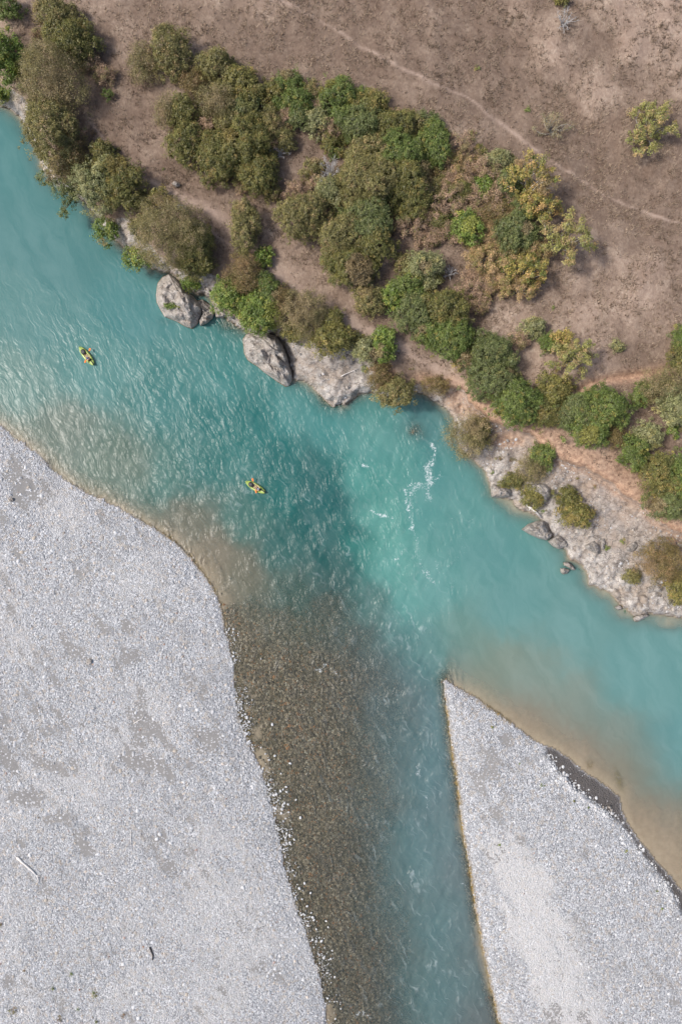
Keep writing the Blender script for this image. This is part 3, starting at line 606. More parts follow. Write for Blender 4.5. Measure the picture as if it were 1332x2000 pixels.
def rock(name, outline, h, z0, label, top=(0, 0), p=2.6, seed=0, rough=1.0, cat='boulder', parent=None, tilt=(0, 0)):
    """a rock grown inward from its outline (photo pixels): rings rise to an uneven top"""
    rough = rough * (.55 if name == 'rock' else 1.0)
    h = h * (1.55 if name == 'rock' and h > .45 else 1.0)
    P = np.array(outline, float); n = len(P); K = 5
    # resample outline smoothly
    d = np.r_[0, np.cumsum(np.linalg.norm(np.diff(np.vstack([P, P[:1]]), axis=0), axis=1))]
    m = max(18, min(110, int(d[-1] / 3.2))); tt = np.linspace(0, d[-1], m, endpoint=False)
    PX = np.interp(tt, d, np.r_[P[:, 0], P[0, 0]]); PY = np.interp(tt, d, np.r_[P[:, 1], P[0, 1]])
    c = np.array([PX.mean() + top[0], PY.mean() + top[1]])
    size = max(np.ptp(PX), np.ptp(PY))
    rings = [1.06, 1.0, .985, .96, .92, .87, .81, .74, .66, .58, .5, .42, .34, .26, .18, .08]
    zmin_ = min(zpx(a_, b_) for a_, b_ in zip(PX, PY)); z0 = max(z0, zmin_ - .12) if zmin_ > 0 else z0
    V = []
    for r in rings:
        x = c[0] + (PX - c[0]) * r; y = c[1] + (PY - c[1]) * r
        prof = 1 - max(0, min(1, r)) ** (p * 3) if r <= 1 else 0
        zz = z0 + h * prof * (1 - .35 * r)
        nn = np.abs(fbm(x * .8 + y * .6, (y * .8 - x * .6) * 1.7, size * .35, 4, seed)); n2 = fbm(x, y, size * .6, 3, seed + 5) + .30 * fbm(x, y, size * .14, 3, seed + 9)
        zz = zz + h * rough * prof * (.55 * (nn - .3) + .28 * n2) + (x - c[0]) / size * tilt[0] * prof + (c[1] - y) / size * tilt[1] * prof
        if r > 1: zz = np.full(m, z0 - 1.2)
        X, Y = unproj(x, y, zz); V.append(np.stack([X, Y, zz], -1))
    V = np.array(V).reshape(-1, 3); F = []
    for i in range(len(rings) - 1):
        for q in range(m):
            F.append((i * m + q, i * m + (q + 1) % m, (i + 1) * m + (q + 1) % m, (i + 1) * m + q))
    V = np.vstack([V, V[-m:].mean(0)]); last = (len(rings) - 1) * m
    for q in range(m): F.append((last + q, last + (q + 1) % m, len(V) - 1, len(V) - 1))
    # outline given clockwise on screen -> flip where needed
    mb = MB(); mb.add(V, F)
    ctr = np.array([*unproj(c[0], c[1], z0), z0])
    mb.v[0] = mb.v[0] - ctr
    o = mb.build(name, M_ROCK, parent, smooth=False); o.location = ctr
    me = o.data
    import bmesh
    bm = bmesh.new(); bm.from_mesh(me); bmesh.ops.recalc_face_normals(bm, faces=bm.faces)
    if sum(f.normal.z for f in bm.faces) < 0: bmesh.ops.reverse_faces(bm, faces=bm.faces)
    bm.to_mesh(me); bm.free()
    if label: tag(o, label, cat)
    return o

def blob(cx, cy, rx, ry, seed, n=14, rot=0.0, jag=.22):
    rr = random.Random(seed); out = []
    for i in range(n):
        a = i * 2 * math.pi / n; q = 1 + rr.uniform(-jag, jag)
        x, y = rx * q * math.cos(a), ry * q * math.sin(a)
        out.append((cx + x * math.cos(rot) - y * math.sin(rot), cy + x * math.sin(rot) + y * math.cos(rot)))
    return out

B1 = [(305, 575), (308, 553), (318, 540), (330, 535), (340, 541), (352, 552), (360, 568), (378, 578), (388, 590), (396, 602), (396, 612), (388, 632), (376, 643), (362, 638), (345, 628), (322, 619), (314, 606), (306, 590)]
b1 = rock('boulder', B1, 2.7, 0.0, 'big grey boulder in the river with a green plant on its top', top=(6, -6), seed=301, tilt=(-.8, .9))
rock('slab', [(384, 588), (396, 584), (406, 592), (416, 600), (419, 612), (416, 622), (404, 632), (392, 637), (389, 628), (397, 612), (392, 598)], 1.6, 0.0, None, seed=307, parent=b1).location -= b1.location
rock('boulder', [(474, 662), (482, 652), (496, 649), (520, 650), (540, 656), (552, 672), (562, 698), (571, 728), (572, 742), (566, 754), (558, 756), (545, 748), (528, 736), (514, 726), (503, 716), (494, 711), (484, 704), (477, 690)], 3.2, 0.0,
     'large smooth tan-grey boulder beside the pale rock ledge', top=(8, -14), seed=311, tilt=(.6, 1.0))
rock('rock', [(418, 602), (424, 590), (432, 594), (440, 606), (446, 616), (436, 621), (422, 620)], 1.1, 0.0, 'pale rock wedged between the plant-topped boulder and bright green bush', seed=315, cat='rock')
rock('rock', [(446, 612), (456, 610), (462, 618), (458, 625), (449, 622)], .8, 0.0, 'small pale rock half under the bright green bush by the water', seed=317, cat='rock')
rock('rock', [(398, 562), (406, 560), (414, 566), (416, 576), (408, 577), (400, 570)], .8, .2, 'small white rock at the back of the dark cove behind the boulder', seed=318, cat='rock')
rock('rock', [(957, 950), (962, 944), (985, 952), (1000, 955), (1003, 963), (998, 971), (975, 973), (959, 971)], 1.6, .05, 'blocky pale rock jutting into the river above the muddy cove', seed=321, cat='rock')
rock('rock', [(1022, 948), (1040, 943), (1066, 944), (1078, 954), (1078, 968), (1070, 981), (1058, 983), (1046, 972), (1030, 962)], 1.4, .9, 'flat slanted grey slab among shrubs above the muddy cove', seed=323, cat='rock', tilt=(.7, 0))
rock('rock', [(1018, 1034), (1030, 1024), (1048, 1017), (1063, 1016), (1071, 1030), (1076, 1044), (1069, 1056), (1052, 1052), (1034, 1044)], 1.8, .1, 'largest triangular pale rock at the water edge below the muddy cove', seed=325, cat='rock')
rock('rock', [(1069, 1058), (1080, 1048), (1092, 1044), (1100, 1050), (1108, 1058), (1104, 1068), (1092, 1073), (1080, 1068)], 1.3, .2, 'angular pale rock right of the largest triangular shore rock', seed=327, cat='rock')
rock('rock', [(1140, 1066), (1152, 1058), (1162, 1054), (1172, 1066), (1173, 1078), (1168, 1084), (1152, 1076), (1142, 1072)], 1.2, .8, 'angular boulder standing on the pale rubble beside a narrow dark stone', seed=329, cat='rock')
rock('rock', [(1173, 1052), (1180, 1050), (1182, 1062), (1180, 1074), (1175, 1075), (1172, 1062)], .9, .9, 'narrow dark upright stone beside the angular boulder on the rubble', seed=331, cat='rock')
rock('rock', [(1220, 1070), (1230, 1060), (1240, 1056), (1247, 1066), (1242, 1074), (1230, 1079), (1222, 1076)], .9, 1.0, 'rounded tan rock alone on the grey rubble right of yellow plants', seed=333, cat='rock')
rock('rock', [(1099, 1098), (1108, 1097), (1118, 1104), (1124, 1113), (1118, 1114), (1108, 1108), (1100, 1104)], .8, 0.0, 'long low rock in the water, upper of a pair', seed=335, cat='rock')
rock('rock', [(1093, 1110), (1102, 1109), (1113, 1113), (1108, 1120), (1099, 1122), (1094, 1118)], .8, 0.0, 'oval rock in the water, lower of a pair', seed=337, cat='rock')
rock('rock', [(1199, 1186), (1206, 1181), (1214, 1184), (1215, 1190), (1206, 1192)], .5, 0.0, 'little pinkish rock poking out of the murky water offshore', seed=339, cat='rock')
rock('rock', [(1235, 1208), (1240, 1203), (1252, 1200), (1262, 1199), (1268, 1202), (1258, 1208), (1246, 1214), (1238, 1214)], .8, 0.0, 'long flat rock in the water under the lowest pale ledge', seed=341, cat='rock')
rock('rock', [(1060, 1046), (1066, 1037), (1074, 1036), (1080, 1042), (1076, 1050), (1068, 1054)], 1.1, .5, 'small rock tucked behind the triangular shore rock', seed=343, cat='rock')
rock('rock', [(1008, 955), (1016, 953), (1022, 962), (1016, 970), (1008, 966)], .7, .5, 'small rock right of the blocky pale rock at the cove', seed=345, cat='rock')
rock('rock', blob(1284, 1147, 12, 9, 5), .8, 1.0, 'round white rock on the rubble below the grey-brown bush', seed=347, cat='rock')
rock('rock', blob(1270, 1152, 8, 8, 6), .7, .8, 'smaller white rock left of the round white rubble rock', seed=349, cat='rock')
rock('rock', blob(1286, 1163, 6, 5, 7), .5, .8, 'white stone just below the round white rubble rock', seed=351, cat='rock')
rock('rock', blob(1103, 1004 + 60, 5, 5, 8), .5, .8, 'small stone above the angular shore rock', seed=352, cat='rock')
rock('rock', blob(345, 360, 9, 6, 9, rot=.5), .5, zpx(345, 360), 'pale flat stone beside the narrow bank path', seed=353, cat='rock')
rock('rock', blob(354, 405, 14, 6, 10, rot=.4), .6, zpx(354, 405), 'tan rock lying along the path near the round yellow-green shrub', seed=355, cat='rock')
rock('rock', blob(778, 685, 4, 3, 11), .4, zpx(778, 685), 'small white stone on the bare ground right of the lone round bushes', seed=357, cat='rock')
rock('rock', blob(645, 784, 16, 8, 12, rot=.7), .5, -.15, 'mossy brown rock awash under the tip of the pale ledge', seed=359, cat='rock')
rock('rock', blob(1190, 1576, 4.2, 3.6, 13), .4, .15, 'white cobble on the edge of the dark sand strip, largest of three', seed=361, cat='rock')
rock('rock', blob(1178, 1577, 3.4, 3.4, 14), .35, .15, 'white cobble on the edge of the dark sand strip, leftmost of three', seed=363, cat='rock')
rock('rock', blob(1194, 1582, 3.0, 3.0, 15), .3, .15, 'white cobble on the edge of the dark sand strip, lowest of three', seed=365, cat='rock')
rock('rock', blob(22, 976, 6.5, 4.5, 16), .4, zpx(22, 976), 'big pale stone on the gravel near the left edge of the bar', seed=367, cat='rock')
rock('rock', blob(175, 1292, 6, 6, 17, rot=.6, n=6), .35, zpx(175, 1292), 'big flat pale stone among grey sand in the middle of the gravel', seed=369, cat='rock')

# ------------------------------------------------------------------ pebbles (uncountable) and single larger stones
def stone_material():
    t = NT('river_stone'); c = t.attr('col').outputs['Color']
    n = t.noise(t.pos(), 9, 4)
    b = t.N('BsdfPrincipled', Base_Color=t.mix(n, t.mix(.2, c, (.2, .2, .2)), c), Roughness=.85); b.inputs['Specular IOR Level'].default_value = .2
    return t.surf(b.outputs[0])
M_STONE = stone_material()
OCT = np.array([[1, 0, 0], [0, 1, 0], [-1, 0, 0], [0, -1, 0], [0, 0, .85], [0, 0, -.7]], float)
OCTF = np.array([[0, 1, 4], [1, 2, 4], [2, 3, 4], [3, 0, 4], [1, 0, 5], [2, 1, 5], [3, 2, 5], [0, 3, 5]])
# 10-vertex pebble: two staggered rings and a cap, rounder from above
_a = np.arange(6) * math.pi / 3
PEB = np.vstack([np.stack([np.cos(_a), np.sin(_a), np.zeros(6) - .1], -1), np.stack([.62 * np.cos(_a + .5), .62 * np.sin(_a + .5), np.full(6, .55)], -1), [[0, 0, .72]]])
PEBF = np.array([[i, (i + 1) % 6, 6 + i] for i in range(6)] + [[6 + i, (i + 1) % 6, 6 + (i + 1) % 6] for i in range(6)] + [[6 + i, 6 + (i + 1) % 6, 12] for i in range(6)])
def pebble_mesh(name, px, py, size, cols, seed, label, shape='oct', zoff=None, cat='pebbles', zmin=None):
    rng = np.random.default_rng(seed); n = len(px)
    T, TF = (OCT, OCTF) if shape == 'oct' else (PEB, PEBF)
    z = zpx_arr(px, py) + (size * .15 if zoff is None else zoff)
    if zmin is not None: z = np.maximum(z, zmin)
    X, Y = unproj(px, py, z)
    sc = np.stack([size * rng.uniform(.8, 1.3, n), size * rng.uniform(.65, 1.0, n), size * rng.uniform(.4, .7, n)], -1)
    a = rng.uniform(0, 2 * math.pi, n); ca, sa = np.cos(a), np.sin(a)
    V = T[None] * (1 + rng.uniform(-.18, .18, (n, len(T), 1))) * sc[:, None]
    V = np.stack([V[..., 0] * ca[:, None] - V[..., 1] * sa[:, None], V[..., 0] * sa[:, None] + V[..., 1] * ca[:, None], V[..., 2]], -1)
    V += np.stack([X, Y, z], -1)[:, None]
    F = TF[None] + (np.arange(n) * len(T))[:, None, None]
    o = mk_mesh(name, V.reshape(-1, 3), F.reshape(-1, 3), M_STONE, None, {'col': np.repeat(cols, len(T), 0)}, smooth=(shape != 'oct'))
    return tag(o, label, cat, None, 'stuff')
def stone_cols(n, rng, lo=.32, hi=.74):
    v = rng.beta(2.0, 1.9, n) * (hi - lo) + lo
    c = np.stack([v * .965, v * .99, v * 1.03], -1)
    tan = rng.random(n) < .12; c[tan] *= np.array([1.08, .94, .80])
    pk = rng.random(n) < .02; c[pk] *= np.array([.8, .6, .52])
    return c
rng = np.random.default_rng(5)
def scatter(n, box, keep):
    x = rng.uniform(box[0], box[2], n); y = rng.uniform(box[1], box[3], n)
    k = keep(x, y); return x[k], y[k]
sandA = FT['sand']; dlA, drA, duA = FT['dl'], FT['dr'], FT['du']
cl_n = lambda x, y: np.clip(.5 + .9 * fbm(x, y, 60, 4, 401), 0, 1)
def keepL(x, y):
    d = zpx_arr(x, y, dlA); s = zpx_arr(x, y, sandA)
    p = np.where(d > 2, (.14 + .86 * cl_n(x, y)) * (1 - s) + .20 * s, 0)
    return rng.random(len(x)) < p
px, py = scatter(120000, (-40, 800, 660, 2040), keepL)
size = np.clip(.050 * (rng.pareto(2.7, len(px)) + 1), 0, .24) * (1 + .25 * sstep(1200, 1900, py) * 0)
pebble_mesh('pebbles', px, py, size, stone_cols(len(px), rng), 1, 'loose grey and white pebbles covering the wide gravel bar')
def keepR(x, y):
    d = zpx_arr(x, y, drA); s = zpx_arr(x, y, sandA); w = zpx_arr(x, y, FT['wet'])
    p = np.where(d > 1, (.25 + .5 * cl_n(x, y)) * (1 - s) * (1 - .97 * w) + .08 * s, 0)
    return rng.random(len(x)) < p
px, py = scatter(60000, (860, 1320, 1380, 2040), keepR)
size = np.clip(.043 * (rng.pareto(3.2, len(px)) + 1), 0, .17)
pebble_mesh('pebbles', px, py, size, stone_cols(len(px), rng, .34, .80), 2, 'fine pale pebbles covering the pointed gravel spit')
# whiter stones gathered along the water lines
def along(line, n, sig, bias):
    P = np.array(line, float); L = np.r_[0, np.cumsum(np.linalg.norm(np.diff(P, axis=0), axis=1))]
    t = rng.uniform(0, L[-1], n); x = np.interp(t, L, P[:, 0]); y = np.interp(t, L, P[:, 1])
    dx = np.interp(t + 2, L, P[:, 0]) - np.interp(t - 2, L, P[:, 0]); dy = np.interp(t + 2, L, P[:, 1]) - np.interp(t - 2, L, P[:, 1]); q = np.hypot(dx, dy) + 1e-6
    o = rng.normal(bias, sig, n)
    return x - dy / q * o, y + dx / q * o
ll = [p for p in LEFT_LINE if 1150 < p[1] < 2050]
px, py = along(ll, 4600, 15, 5)
k = rng.random(len(px)) < np.clip(.25 + 1.3 * fbm(px, py, 40, 3, 411), .04, 1); px, py = px[k], py[k]
v = rng.uniform(.36, .70, (len(px), 1)) * np.array([[.98, .99, 1.0]])
pebble_mesh('pebbles', px, py, np.clip(.056 * (rng.pareto(2.6, len(px)) + 1), 0, .20), v, 3, 'white pebbles strewn along the shallow channel edge of the bar', 'peb', zoff=.05, zmin=.0)
px, py = along([(1066, 1476), (1092, 1510), (1130, 1550), (1170, 1579), (1208, 1607), (1238, 1647), (1268, 1688), (1300, 1727), (1335, 1790)], 2200, 6.5, 3)
k = rng.random(len(px)) < np.clip(.35 + 1.2 * fbm(px, py, 30, 3, 421), .08, .7); px, py = px[k], py[k]
v = rng.uniform(.48, .76, (len(px), 1)) * np.array([[.98, .99, 1.0]])
pebble_mesh('pebbles', px, py, np.clip(.07 * (rng.pareto(2.6, len(px)) + 1), 0, .26), v, 4, 'white pebbles spilling onto the dark wet sand strip', 'peb')
# cobbles lying on the shallow bed
def keepB(x, y):
    d = zpx_arr(x, y, FT['depth']); u = zpx_arr(x, y, FT['under']); s = zpx_arr(x, y, FT['bedsand'])
    return (u > .9) & (rng.random(len(x)) < (1 - .92 * s) * sstep(1.1, .35, d) * sstep(1010, 900, x + .05 * y))
px, py = scatter(26000, (430, 1130, 960, 2040), keepB)
v = rng.beta(1.6, 2.8, (len(px), 1)) * .62 + .06; c = v * np.array([[1.08, .87, .67]])
og = rng.random(len(px)) < .07; c[og] = np.array([.50, .25, .12]) * rng.uniform(.6, 1.2, (og.sum(), 1))
dark = rng.random(len(px)) < .25; c[dark] *= .45
pebble_mesh('cobbles', px, py, np.clip(.11 * (rng.pareto(3.0, len(px)) + 1), 0, .32), c, 6, 'brown and orange cobbles on the bed of the shallow channel', zoff=0.0)
# rubble on the rock bank
def keepD(x, y):
    r = zpx_arr(x, y, FT['rock']); u = zpx_arr(x, y, duA)
    return (r > .6) & (u > 4) & (rng.random(len(x)) < np.clip(.3 + fbm(x, y, 40, 3, 431), .06, 1))
px, py = scatter(26000, (530, 640, 1400, 1260), keepD)
pebble_mesh('rubble', px, py, np.clip(.06 * (rng.pareto(2.3, len(px)) + 1), 0, .26), stone_cols(len(px), rng, .20, .66) * np.array([[1.04, .98, .92]]), 7, 'broken grey stones strewn over the rock bank', cat='rubble')
# stones big enough to be picked out one by one
def stone_proto(seed):
    r = np.random.default_rng(seed); V = PEB * (1 + r.uniform(-.14, .14, (13, 1))); V[:, 2] *= .8
    return V
STONE_ME = []
for s_ in range(4):
    for tone in ((.66, .67, .68), (.52, .53, .55), (.48, .43, .37)):
        o = mk_mesh('stone', stone_proto(s_), PEBF, M_STONE, None, {'col': np.tile(tone, (13, 1))}); STONE_ME.append(o.data); bpy.data.objects.remove(o)
def put_stone(parent, x, y, s, tone, i):
    z = zpx(x, y) + s * .1; X, Y = unproj(x, y, z)
    o = bpy.data.objects.new('stone', STONE_ME[(i % 4) * 3 + tone]); COL.objects.link(o); o.parent = parent
    o.location = (X, Y, z); o.rotation_euler = (0, 0, i * 2.39996); o.scale = (s * 1.2, s * .9, s * .8)
rs = random.Random(9); cnt = 0
white_edge = [(470, 1408), (483, 1400), (472, 1421), (483, 1433), (477, 1443), (484, 1451), (532, 1415), (510, 1460), (537, 1476), (567, 1491), (549, 1511), (514, 1501), (511, 1507), (559, 1537), (548, 1545), (553, 1542), (578, 1562), (564, 1586), (563, 1571), (587, 1597), (458, 1421), (492, 1535), (472, 1514), (525, 1533), (528, 1540), (540, 1552), (535, 1553),
    (595, 1725), (607, 1744), (608, 1783), (637, 1799), (641, 1811), (646, 1873), (628, 1838), (590, 1756), (585, 1735), (567, 1734), (655, 1990), (640, 1950), (575, 1640), (566, 1634), (560, 1628), (494, 1535), (487, 1525), (550, 1588), (554, 1570), (600, 1770), (611, 1792), (618, 1815), (634, 1868)]
for i, (x, y) in enumerate(white_edge):
    par = BAR_L if zpx(x, y) > 0 else BED
    z = max(zpx(x, y), -.02); s = rs.uniform(.13, .24)
    o = bpy.data.objects.new('stone', STONE_ME[(i % 4) * 3]); COL.objects.link(o); o.parent = par
    X, Y = unproj(x, y, z); o.location = (X, Y, z); o.rotation_euler = (0, 0, i * 2.4); o.scale = (s * 1.25, s * .9, s)
for i in range(240):
    for _ in range(40):
        x, y = rs.uniform(0, 600), rs.uniform(860, 1990)
        if float(zpx_arr(np.array([x]), np.array([y]), dlA)[0]) > 6 and rs.random() < float(cl_n(np.array([x]), np.array([y]))[0]) + .1: break
    else: continue
    put_stone(BAR_L, x, y, rs.choice([.17, .19, .21, .24, .30]), rs.choice([0, 0, 0, 1, 1, 2]), i)
for i in range(46):
    for _ in range(40):
        x, y = rs.uniform(870, 1332), rs.uniform(1340, 1990)
        if float(zpx_arr(np.array([x]), np.array([y]), drA)[0]) > 5: break
    put_stone(BAR_R, x, y, rs.choice([.18, .2, .24]), rs.choice([0, 0, 1]), i)
for i in range(90):
    for _ in range(60):
        x, y = rs.uniform(560, 1340), rs.uniform(660, 1200)
        if float(zpx_arr(np.array([x]), np.array([y]), FT['rock'])[0]) > .7 and float(zpx_arr(np.array([x]), np.array([y]), duA)[0]) > 5: break
    else: continue
    put_stone(ROCKB, x, y, rs.choice([.12, .15, .18, .24]), rs.choice([1, 2, 2]), i)

# ------------------------------------------------------------------ dry grass (uncountable)
def grass_material():
    t = NT('dry_grass_blades'); c = t.attr('col').outputs['Color']
    d = t.N('BsdfDiffuse', Color=c); tr = t.N('BsdfTranslucent', Color=c); m = t.N('MixShader'); m.inputs[0].default_value = .25
    t.link(d.outputs[0], m.inputs[1]); t.link(tr.outputs[0], m.inputs[2]); return t.surf(m.outputs[0])
M_GRASS = grass_material()
def keepG(x, y):
    u = zpx_arr(x, y, duA); r = zpx_arr(x, y, FT['rock']); e = zpx_arr(x, y, FT['earth']); p = zpx_arr(x, y, FT['path'])
    return (u > 10) & (r < .3) & (rng.random(len(x)) < (1 - .85 * e) * (1 - .75 * p) * np.clip(.45 + .8 * fbm(x, y, 30, 4, 441), .08, 1))
gx, gy = scatter(60000, (-60, -60, 1392, 1040), keepG)
nt = len(gx); tuft_tone = np.clip(rng.beta(1.5, 1.6, nt), 0, 1); tuft_r = rng.uniform(.6, 3.2, nt); tuft_L = rng.uniform(.7, 1.35, nt)
gx = np.repeat(gx, 6); gy = np.repeat(gy, 6); ra = rng.uniform(0, 6.283, nt * 6); rr_ = np.repeat(tuft_r, 6) * np.sqrt(rng.random(nt * 6))
gx = gx + np.cos(ra) * rr_; gy = gy + np.sin(ra) * rr_
n = len(gx); gz = zpx_arr(gx, gy); GXm, GYm = unproj(gx, gy, gz)
a = ra * -1 + rng.normal(0, .7, n); L = rng.uniform(.20, .55, n) * np.repeat(tuft_L, 6); w = rng.uniform(.02, .06, n); lean = rng.uniform(.4, 1.3, n)
base = np.stack([GXm, GYm, gz - .03], -1); dirv = np.stack([np.cos(a) * lean, np.sin(a) * lean, np.ones(n) * .8], -1); dirv /= np.linalg.norm(dirv, axis=1, keepdims=True)
side = np.stack([-np.sin(a), np.cos(a), np.zeros(n)], -1) * w[:, None]
V = np.stack([base - side, base + side, base + dirv * L[:, None]], 1).reshape(-1, 3)
gv = np.clip(np.repeat(tuft_tone, 6) + rng.normal(0, .12, n), 0, 1); tone = np.clip(.5 + fbm(gx, gy, 130, 3, 451), 0, 1)
gcol = np.array([.16, .112, .078])[None] * (1 - gv[:, None]) + np.array([.47, .375, .285])[None] * gv[:, None]
gcol *= (.78 + .35 * tone)[:, None]
o = mk_mesh('dry_grass', V, np.arange(n * 3).reshape(-1, 3), M_GRASS, None, {'col': np.repeat(gcol, 3, 0)}, smooth=False)
tag(o, 'short dry brown grass covering the slope above the river', 'grass', None, 'stuff')

# ------------------------------------------------------------------ trees and shrubs
def leaf_material():
    t = NT('foliage'); c = t.attr('col').outputs['Color']
    d = t.N('BsdfDiffuse', Color=c, Roughness=.5)
    tr = t.N('BsdfTranslucent', Color=t.mix(.5, c, (.9, 1.0, .35), 'MULTIPLY'))
    m = t.N('MixShader'); m.inputs[0].default_value = .26; t.link(d.outputs[0], m.inputs[1]); t.link(tr.outputs[0], m.inputs[2])
    gl = t.N('BsdfGlossy', Color=(1, 1, 1), Roughness=.45); m2 = t.N('MixShader'); m2.inputs[0].default_value = .025
    t.link(m.outputs[0], m2.inputs[1]); t.link(gl.outputs[0], m2.inputs[2])
    return t.surf(m2.outputs[0])
M_LEAF = leaf_material()
M_BARK = simple_mat('bark', (.17, .135, .105), .9, .35, 6, .02)
M_PALEBARK = simple_mat('pale_bark', (.46, .43, .39), .85, .25, 6, .01)
M_DRYTWIG = simple_mat('dry_twigs', (.36, .29, .25), .9, .25, 6)
M_GREYTWIG = simple_mat('grey_dead_twigs', (.50, .485, .48), .9, .2, 6)

# kind: name, category, group, form, main leaf colours, second colours, share of second, leaf size, clump radius, leaves per clump, fuzz
K = {
 'oak':   ('oak_tree', 'tree', 'evergreen trees on the dry bank', 'dome', [(.098, .100, .034), (.078, .086, .030), (.120, .115, .042)], [(.16, .13, .05)], .08, .205, .37, 30, .28),
 'olive': ('olive_green_tree', 'tree', 'evergreen trees on the dry bank', 'dome', [(.125, .120, .050), (.105, .104, .045), (.145, .135, .060)], [(.19, .15, .08)], .10, .205, .37, 30, .32),
 'tam':   ('tamarisk_bush', 'bush', 'tamarisk bushes along the water', 'dome', [(.135, .122, .062), (.115, .108, .052), (.155, .138, .075)], [(.19, .155, .10)], .18, .20, .60, 52, .75),
 'brown': ('brownish_shrub', 'shrub', 'tamarisk bushes along the water', 'dome', [(.120, .098, .045), (.100, .085, .038), (.145, .118, .056)], [(.17, .12, .07)], .2, .20, .50, 46, .7),
 'green': ('green_tree', 'tree', 'green trees on the dry bank', 'dome', [(.080, .112, .032), (.064, .095, .026), (.100, .128, .040)], [(.16, .15, .045)], .07, .21, .37, 30, .28),
 'bright': ('leafy_shrub', 'shrub', 'bright leafy shrubs', 'dome', [(.098, .142, .034), (.080, .122, .030), (.12, .162, .046)], [(.18, .19, .05)], .1, .27, .45, 34, .4),
 'teal':  ('blue_green_tree', 'tree', 'green trees on the dry bank', 'dome', [(.084, .104, .042), (.070, .090, .036), (.102, .122, .052)], [(.14, .14, .06)], .07, .205, .37, 30, .28),
 'pale':  ('pale_green_shrub', 'shrub', 'pale shrubs on the dry bank', 'dome', [(.150, .162, .085), (.125, .140, .070), (.175, .182, .105)], [(.20, .19, .09)], .12, .24, .45, 34, .4),
 'lime':  ('yellow_green_shrub', 'shrub', 'yellow-green shrubs', 'dome', [(.116, .114, .040), (.098, .102, .034), (.138, .130, .048)], [(.19, .155, .06)], .12, .25, .45, 36, .3),
 'yellow': ('poplar_tree', 'tree', 'yellowing poplars at the field edge', 'branchy', [(.205, .180, .058), (.155, .155, .050), (.235, .195, .070)], [(.25, .175, .08), (.085, .105, .032)], .35, .25, .42, 30, .4),
 'ygreen': ('poplar_tree', 'tree', 'yellowing poplars at the field edge', 'branchy', [(.165, .168, .064), (.135, .148, .054), (.19, .18, .075)], [(.22, .17, .095)], .2, .25, .42, 30, .4),
 'rust':  ('dry_shrub', 'shrub', 'dry pinkish brown shrubs', 'branchy', [(.235, .170, .135), (.20, .145, .112), (.275, .205, .165)], [(.14, .13, .06)], .2, .20, .40, 30, .7),
 'peach': ('dry_shrub', 'shrub', 'dry pinkish brown shrubs', 'branchy', [(.265, .195, .120), (.225, .165, .092), (.30, .225, .145)], [(.15, .14, .056)], .35, .22, .42, 32, .6),
 'sage':  ('sage_scrub', 'shrub', 'grey-green field scrub', 'branchy', [(.165, .165, .105), (.14, .145, .09), (.19, .18, .125)], [(.20, .165, .11)], .25, .17, .30, 14, .6),
 'grey':  ('dead_tree', 'tree', 'bare grey shrubs', 'branchy', [(.3, .28, .25)], [(.3, .28, .25)], 0, .1, .2, 0, .5),
 'tuft':  ('small_plant', 'plant', 'small plants on bare ground', 'tuft', [(.110, .150, .040), (.09, .125, .035), (.14, .17, .06)], [(.19, .17, .06)], .15, .20, .3, 26, .6),
 'dtuft': ('small_plant', 'plant', 'small plants on bare ground', 'tuft', [(.15, .105, .07), (.18, .12, .085), (.12, .10, .05)], [(.14, .14, .06)], .3, .18, .3, 26, .7),
}
LEAF_GAIN = np.array([1.88, 1.80, 1.58])
def unit(v): return v / (np.linalg.norm(v, axis=-1, keepdims=True) + 1e-9)
def leaves(rng, C, Nrm, rc, per, size, kk, fuzz):
    """leaf quads in clumps: C clump centres (n,3), Nrm outward directions"""
    n = len(C); rcv = rc * rng.uniform(.55, 1.3, (n, 1, 1))
    per = max(3, int(per))
    L = unit(rng.normal(size=(n, per, 3))) * (rng.random((n, per, 1)) ** .45)
    L = L + .35 * Nrm[:, None] * rng.random((n, per, 1))
    P = C[:, None] + L * rcv * (1 + fuzz * .5 * rng.random((n, per, 1)))
    N = unit(L * .65 + Nrm[:, None] * .4 + np.array([-.2, 0, .5]) + rng.normal(size=(n, per, 3)) * (.35 + .4 * fuzz))
    tr = unit(np.cross(N, rng.normal(size=(n, per, 3)))); bt = np.cross(N, tr)
    s = size * rng.uniform(.6, 1.25, (n, per, 1)); w = s * (.42 if fuzz < .5 else .26)
    s = s * (1 if fuzz < .5 else 1.15)
    V = np.stack([P - tr * s * .5, P + bt * w * .6, P + tr * s * .5, P - bt * w * .6], 2)
    main, alt, share = np.array(kk[4]), np.array(kk[5]), kk[6]
    ci = main[rng.integers(0, len(main), n)]; al = rng.random(n) < share; ci[al] = alt[rng.integers(0, len(alt), al.sum())]
    if n > 25 and rng.random() < .45:                    # one side of the crown has drier leaves
        pc = C[rng.integers(0, n)]; nearp = np.linalg.norm((C - pc) * np.array([1, 1, .6]), axis=1) < np.ptp(C[:, 0]) * rng.uniform(.12, .26)
        ci[nearp] = ci[nearp] * .35 + .65 * (alt[rng.integers(0, len(alt))] if rng.random() < .6 else np.array([.17, .125, .085]))
    ci = ci * rng.uniform(.70, 1.32, (n, 1))
    c = ci[:, None] * rng.uniform(.62, 1.42, (n, per, 1)) * LEAF_GAIN
    return V.reshape(-1, 3), np.repeat(c.reshape(-1, 3), 4, 0)
def wpos(px, py, dz):
    """root for a plant whose crown, dz above its ground, is seen at px,py"""
    z = zpx(px, py)
    for _ in range(4):
        X, Y = unproj(px, py, max(z, 0) + dz); z = ground_at(X, Y)
    return X, Y, z
PLANT_ID = 0
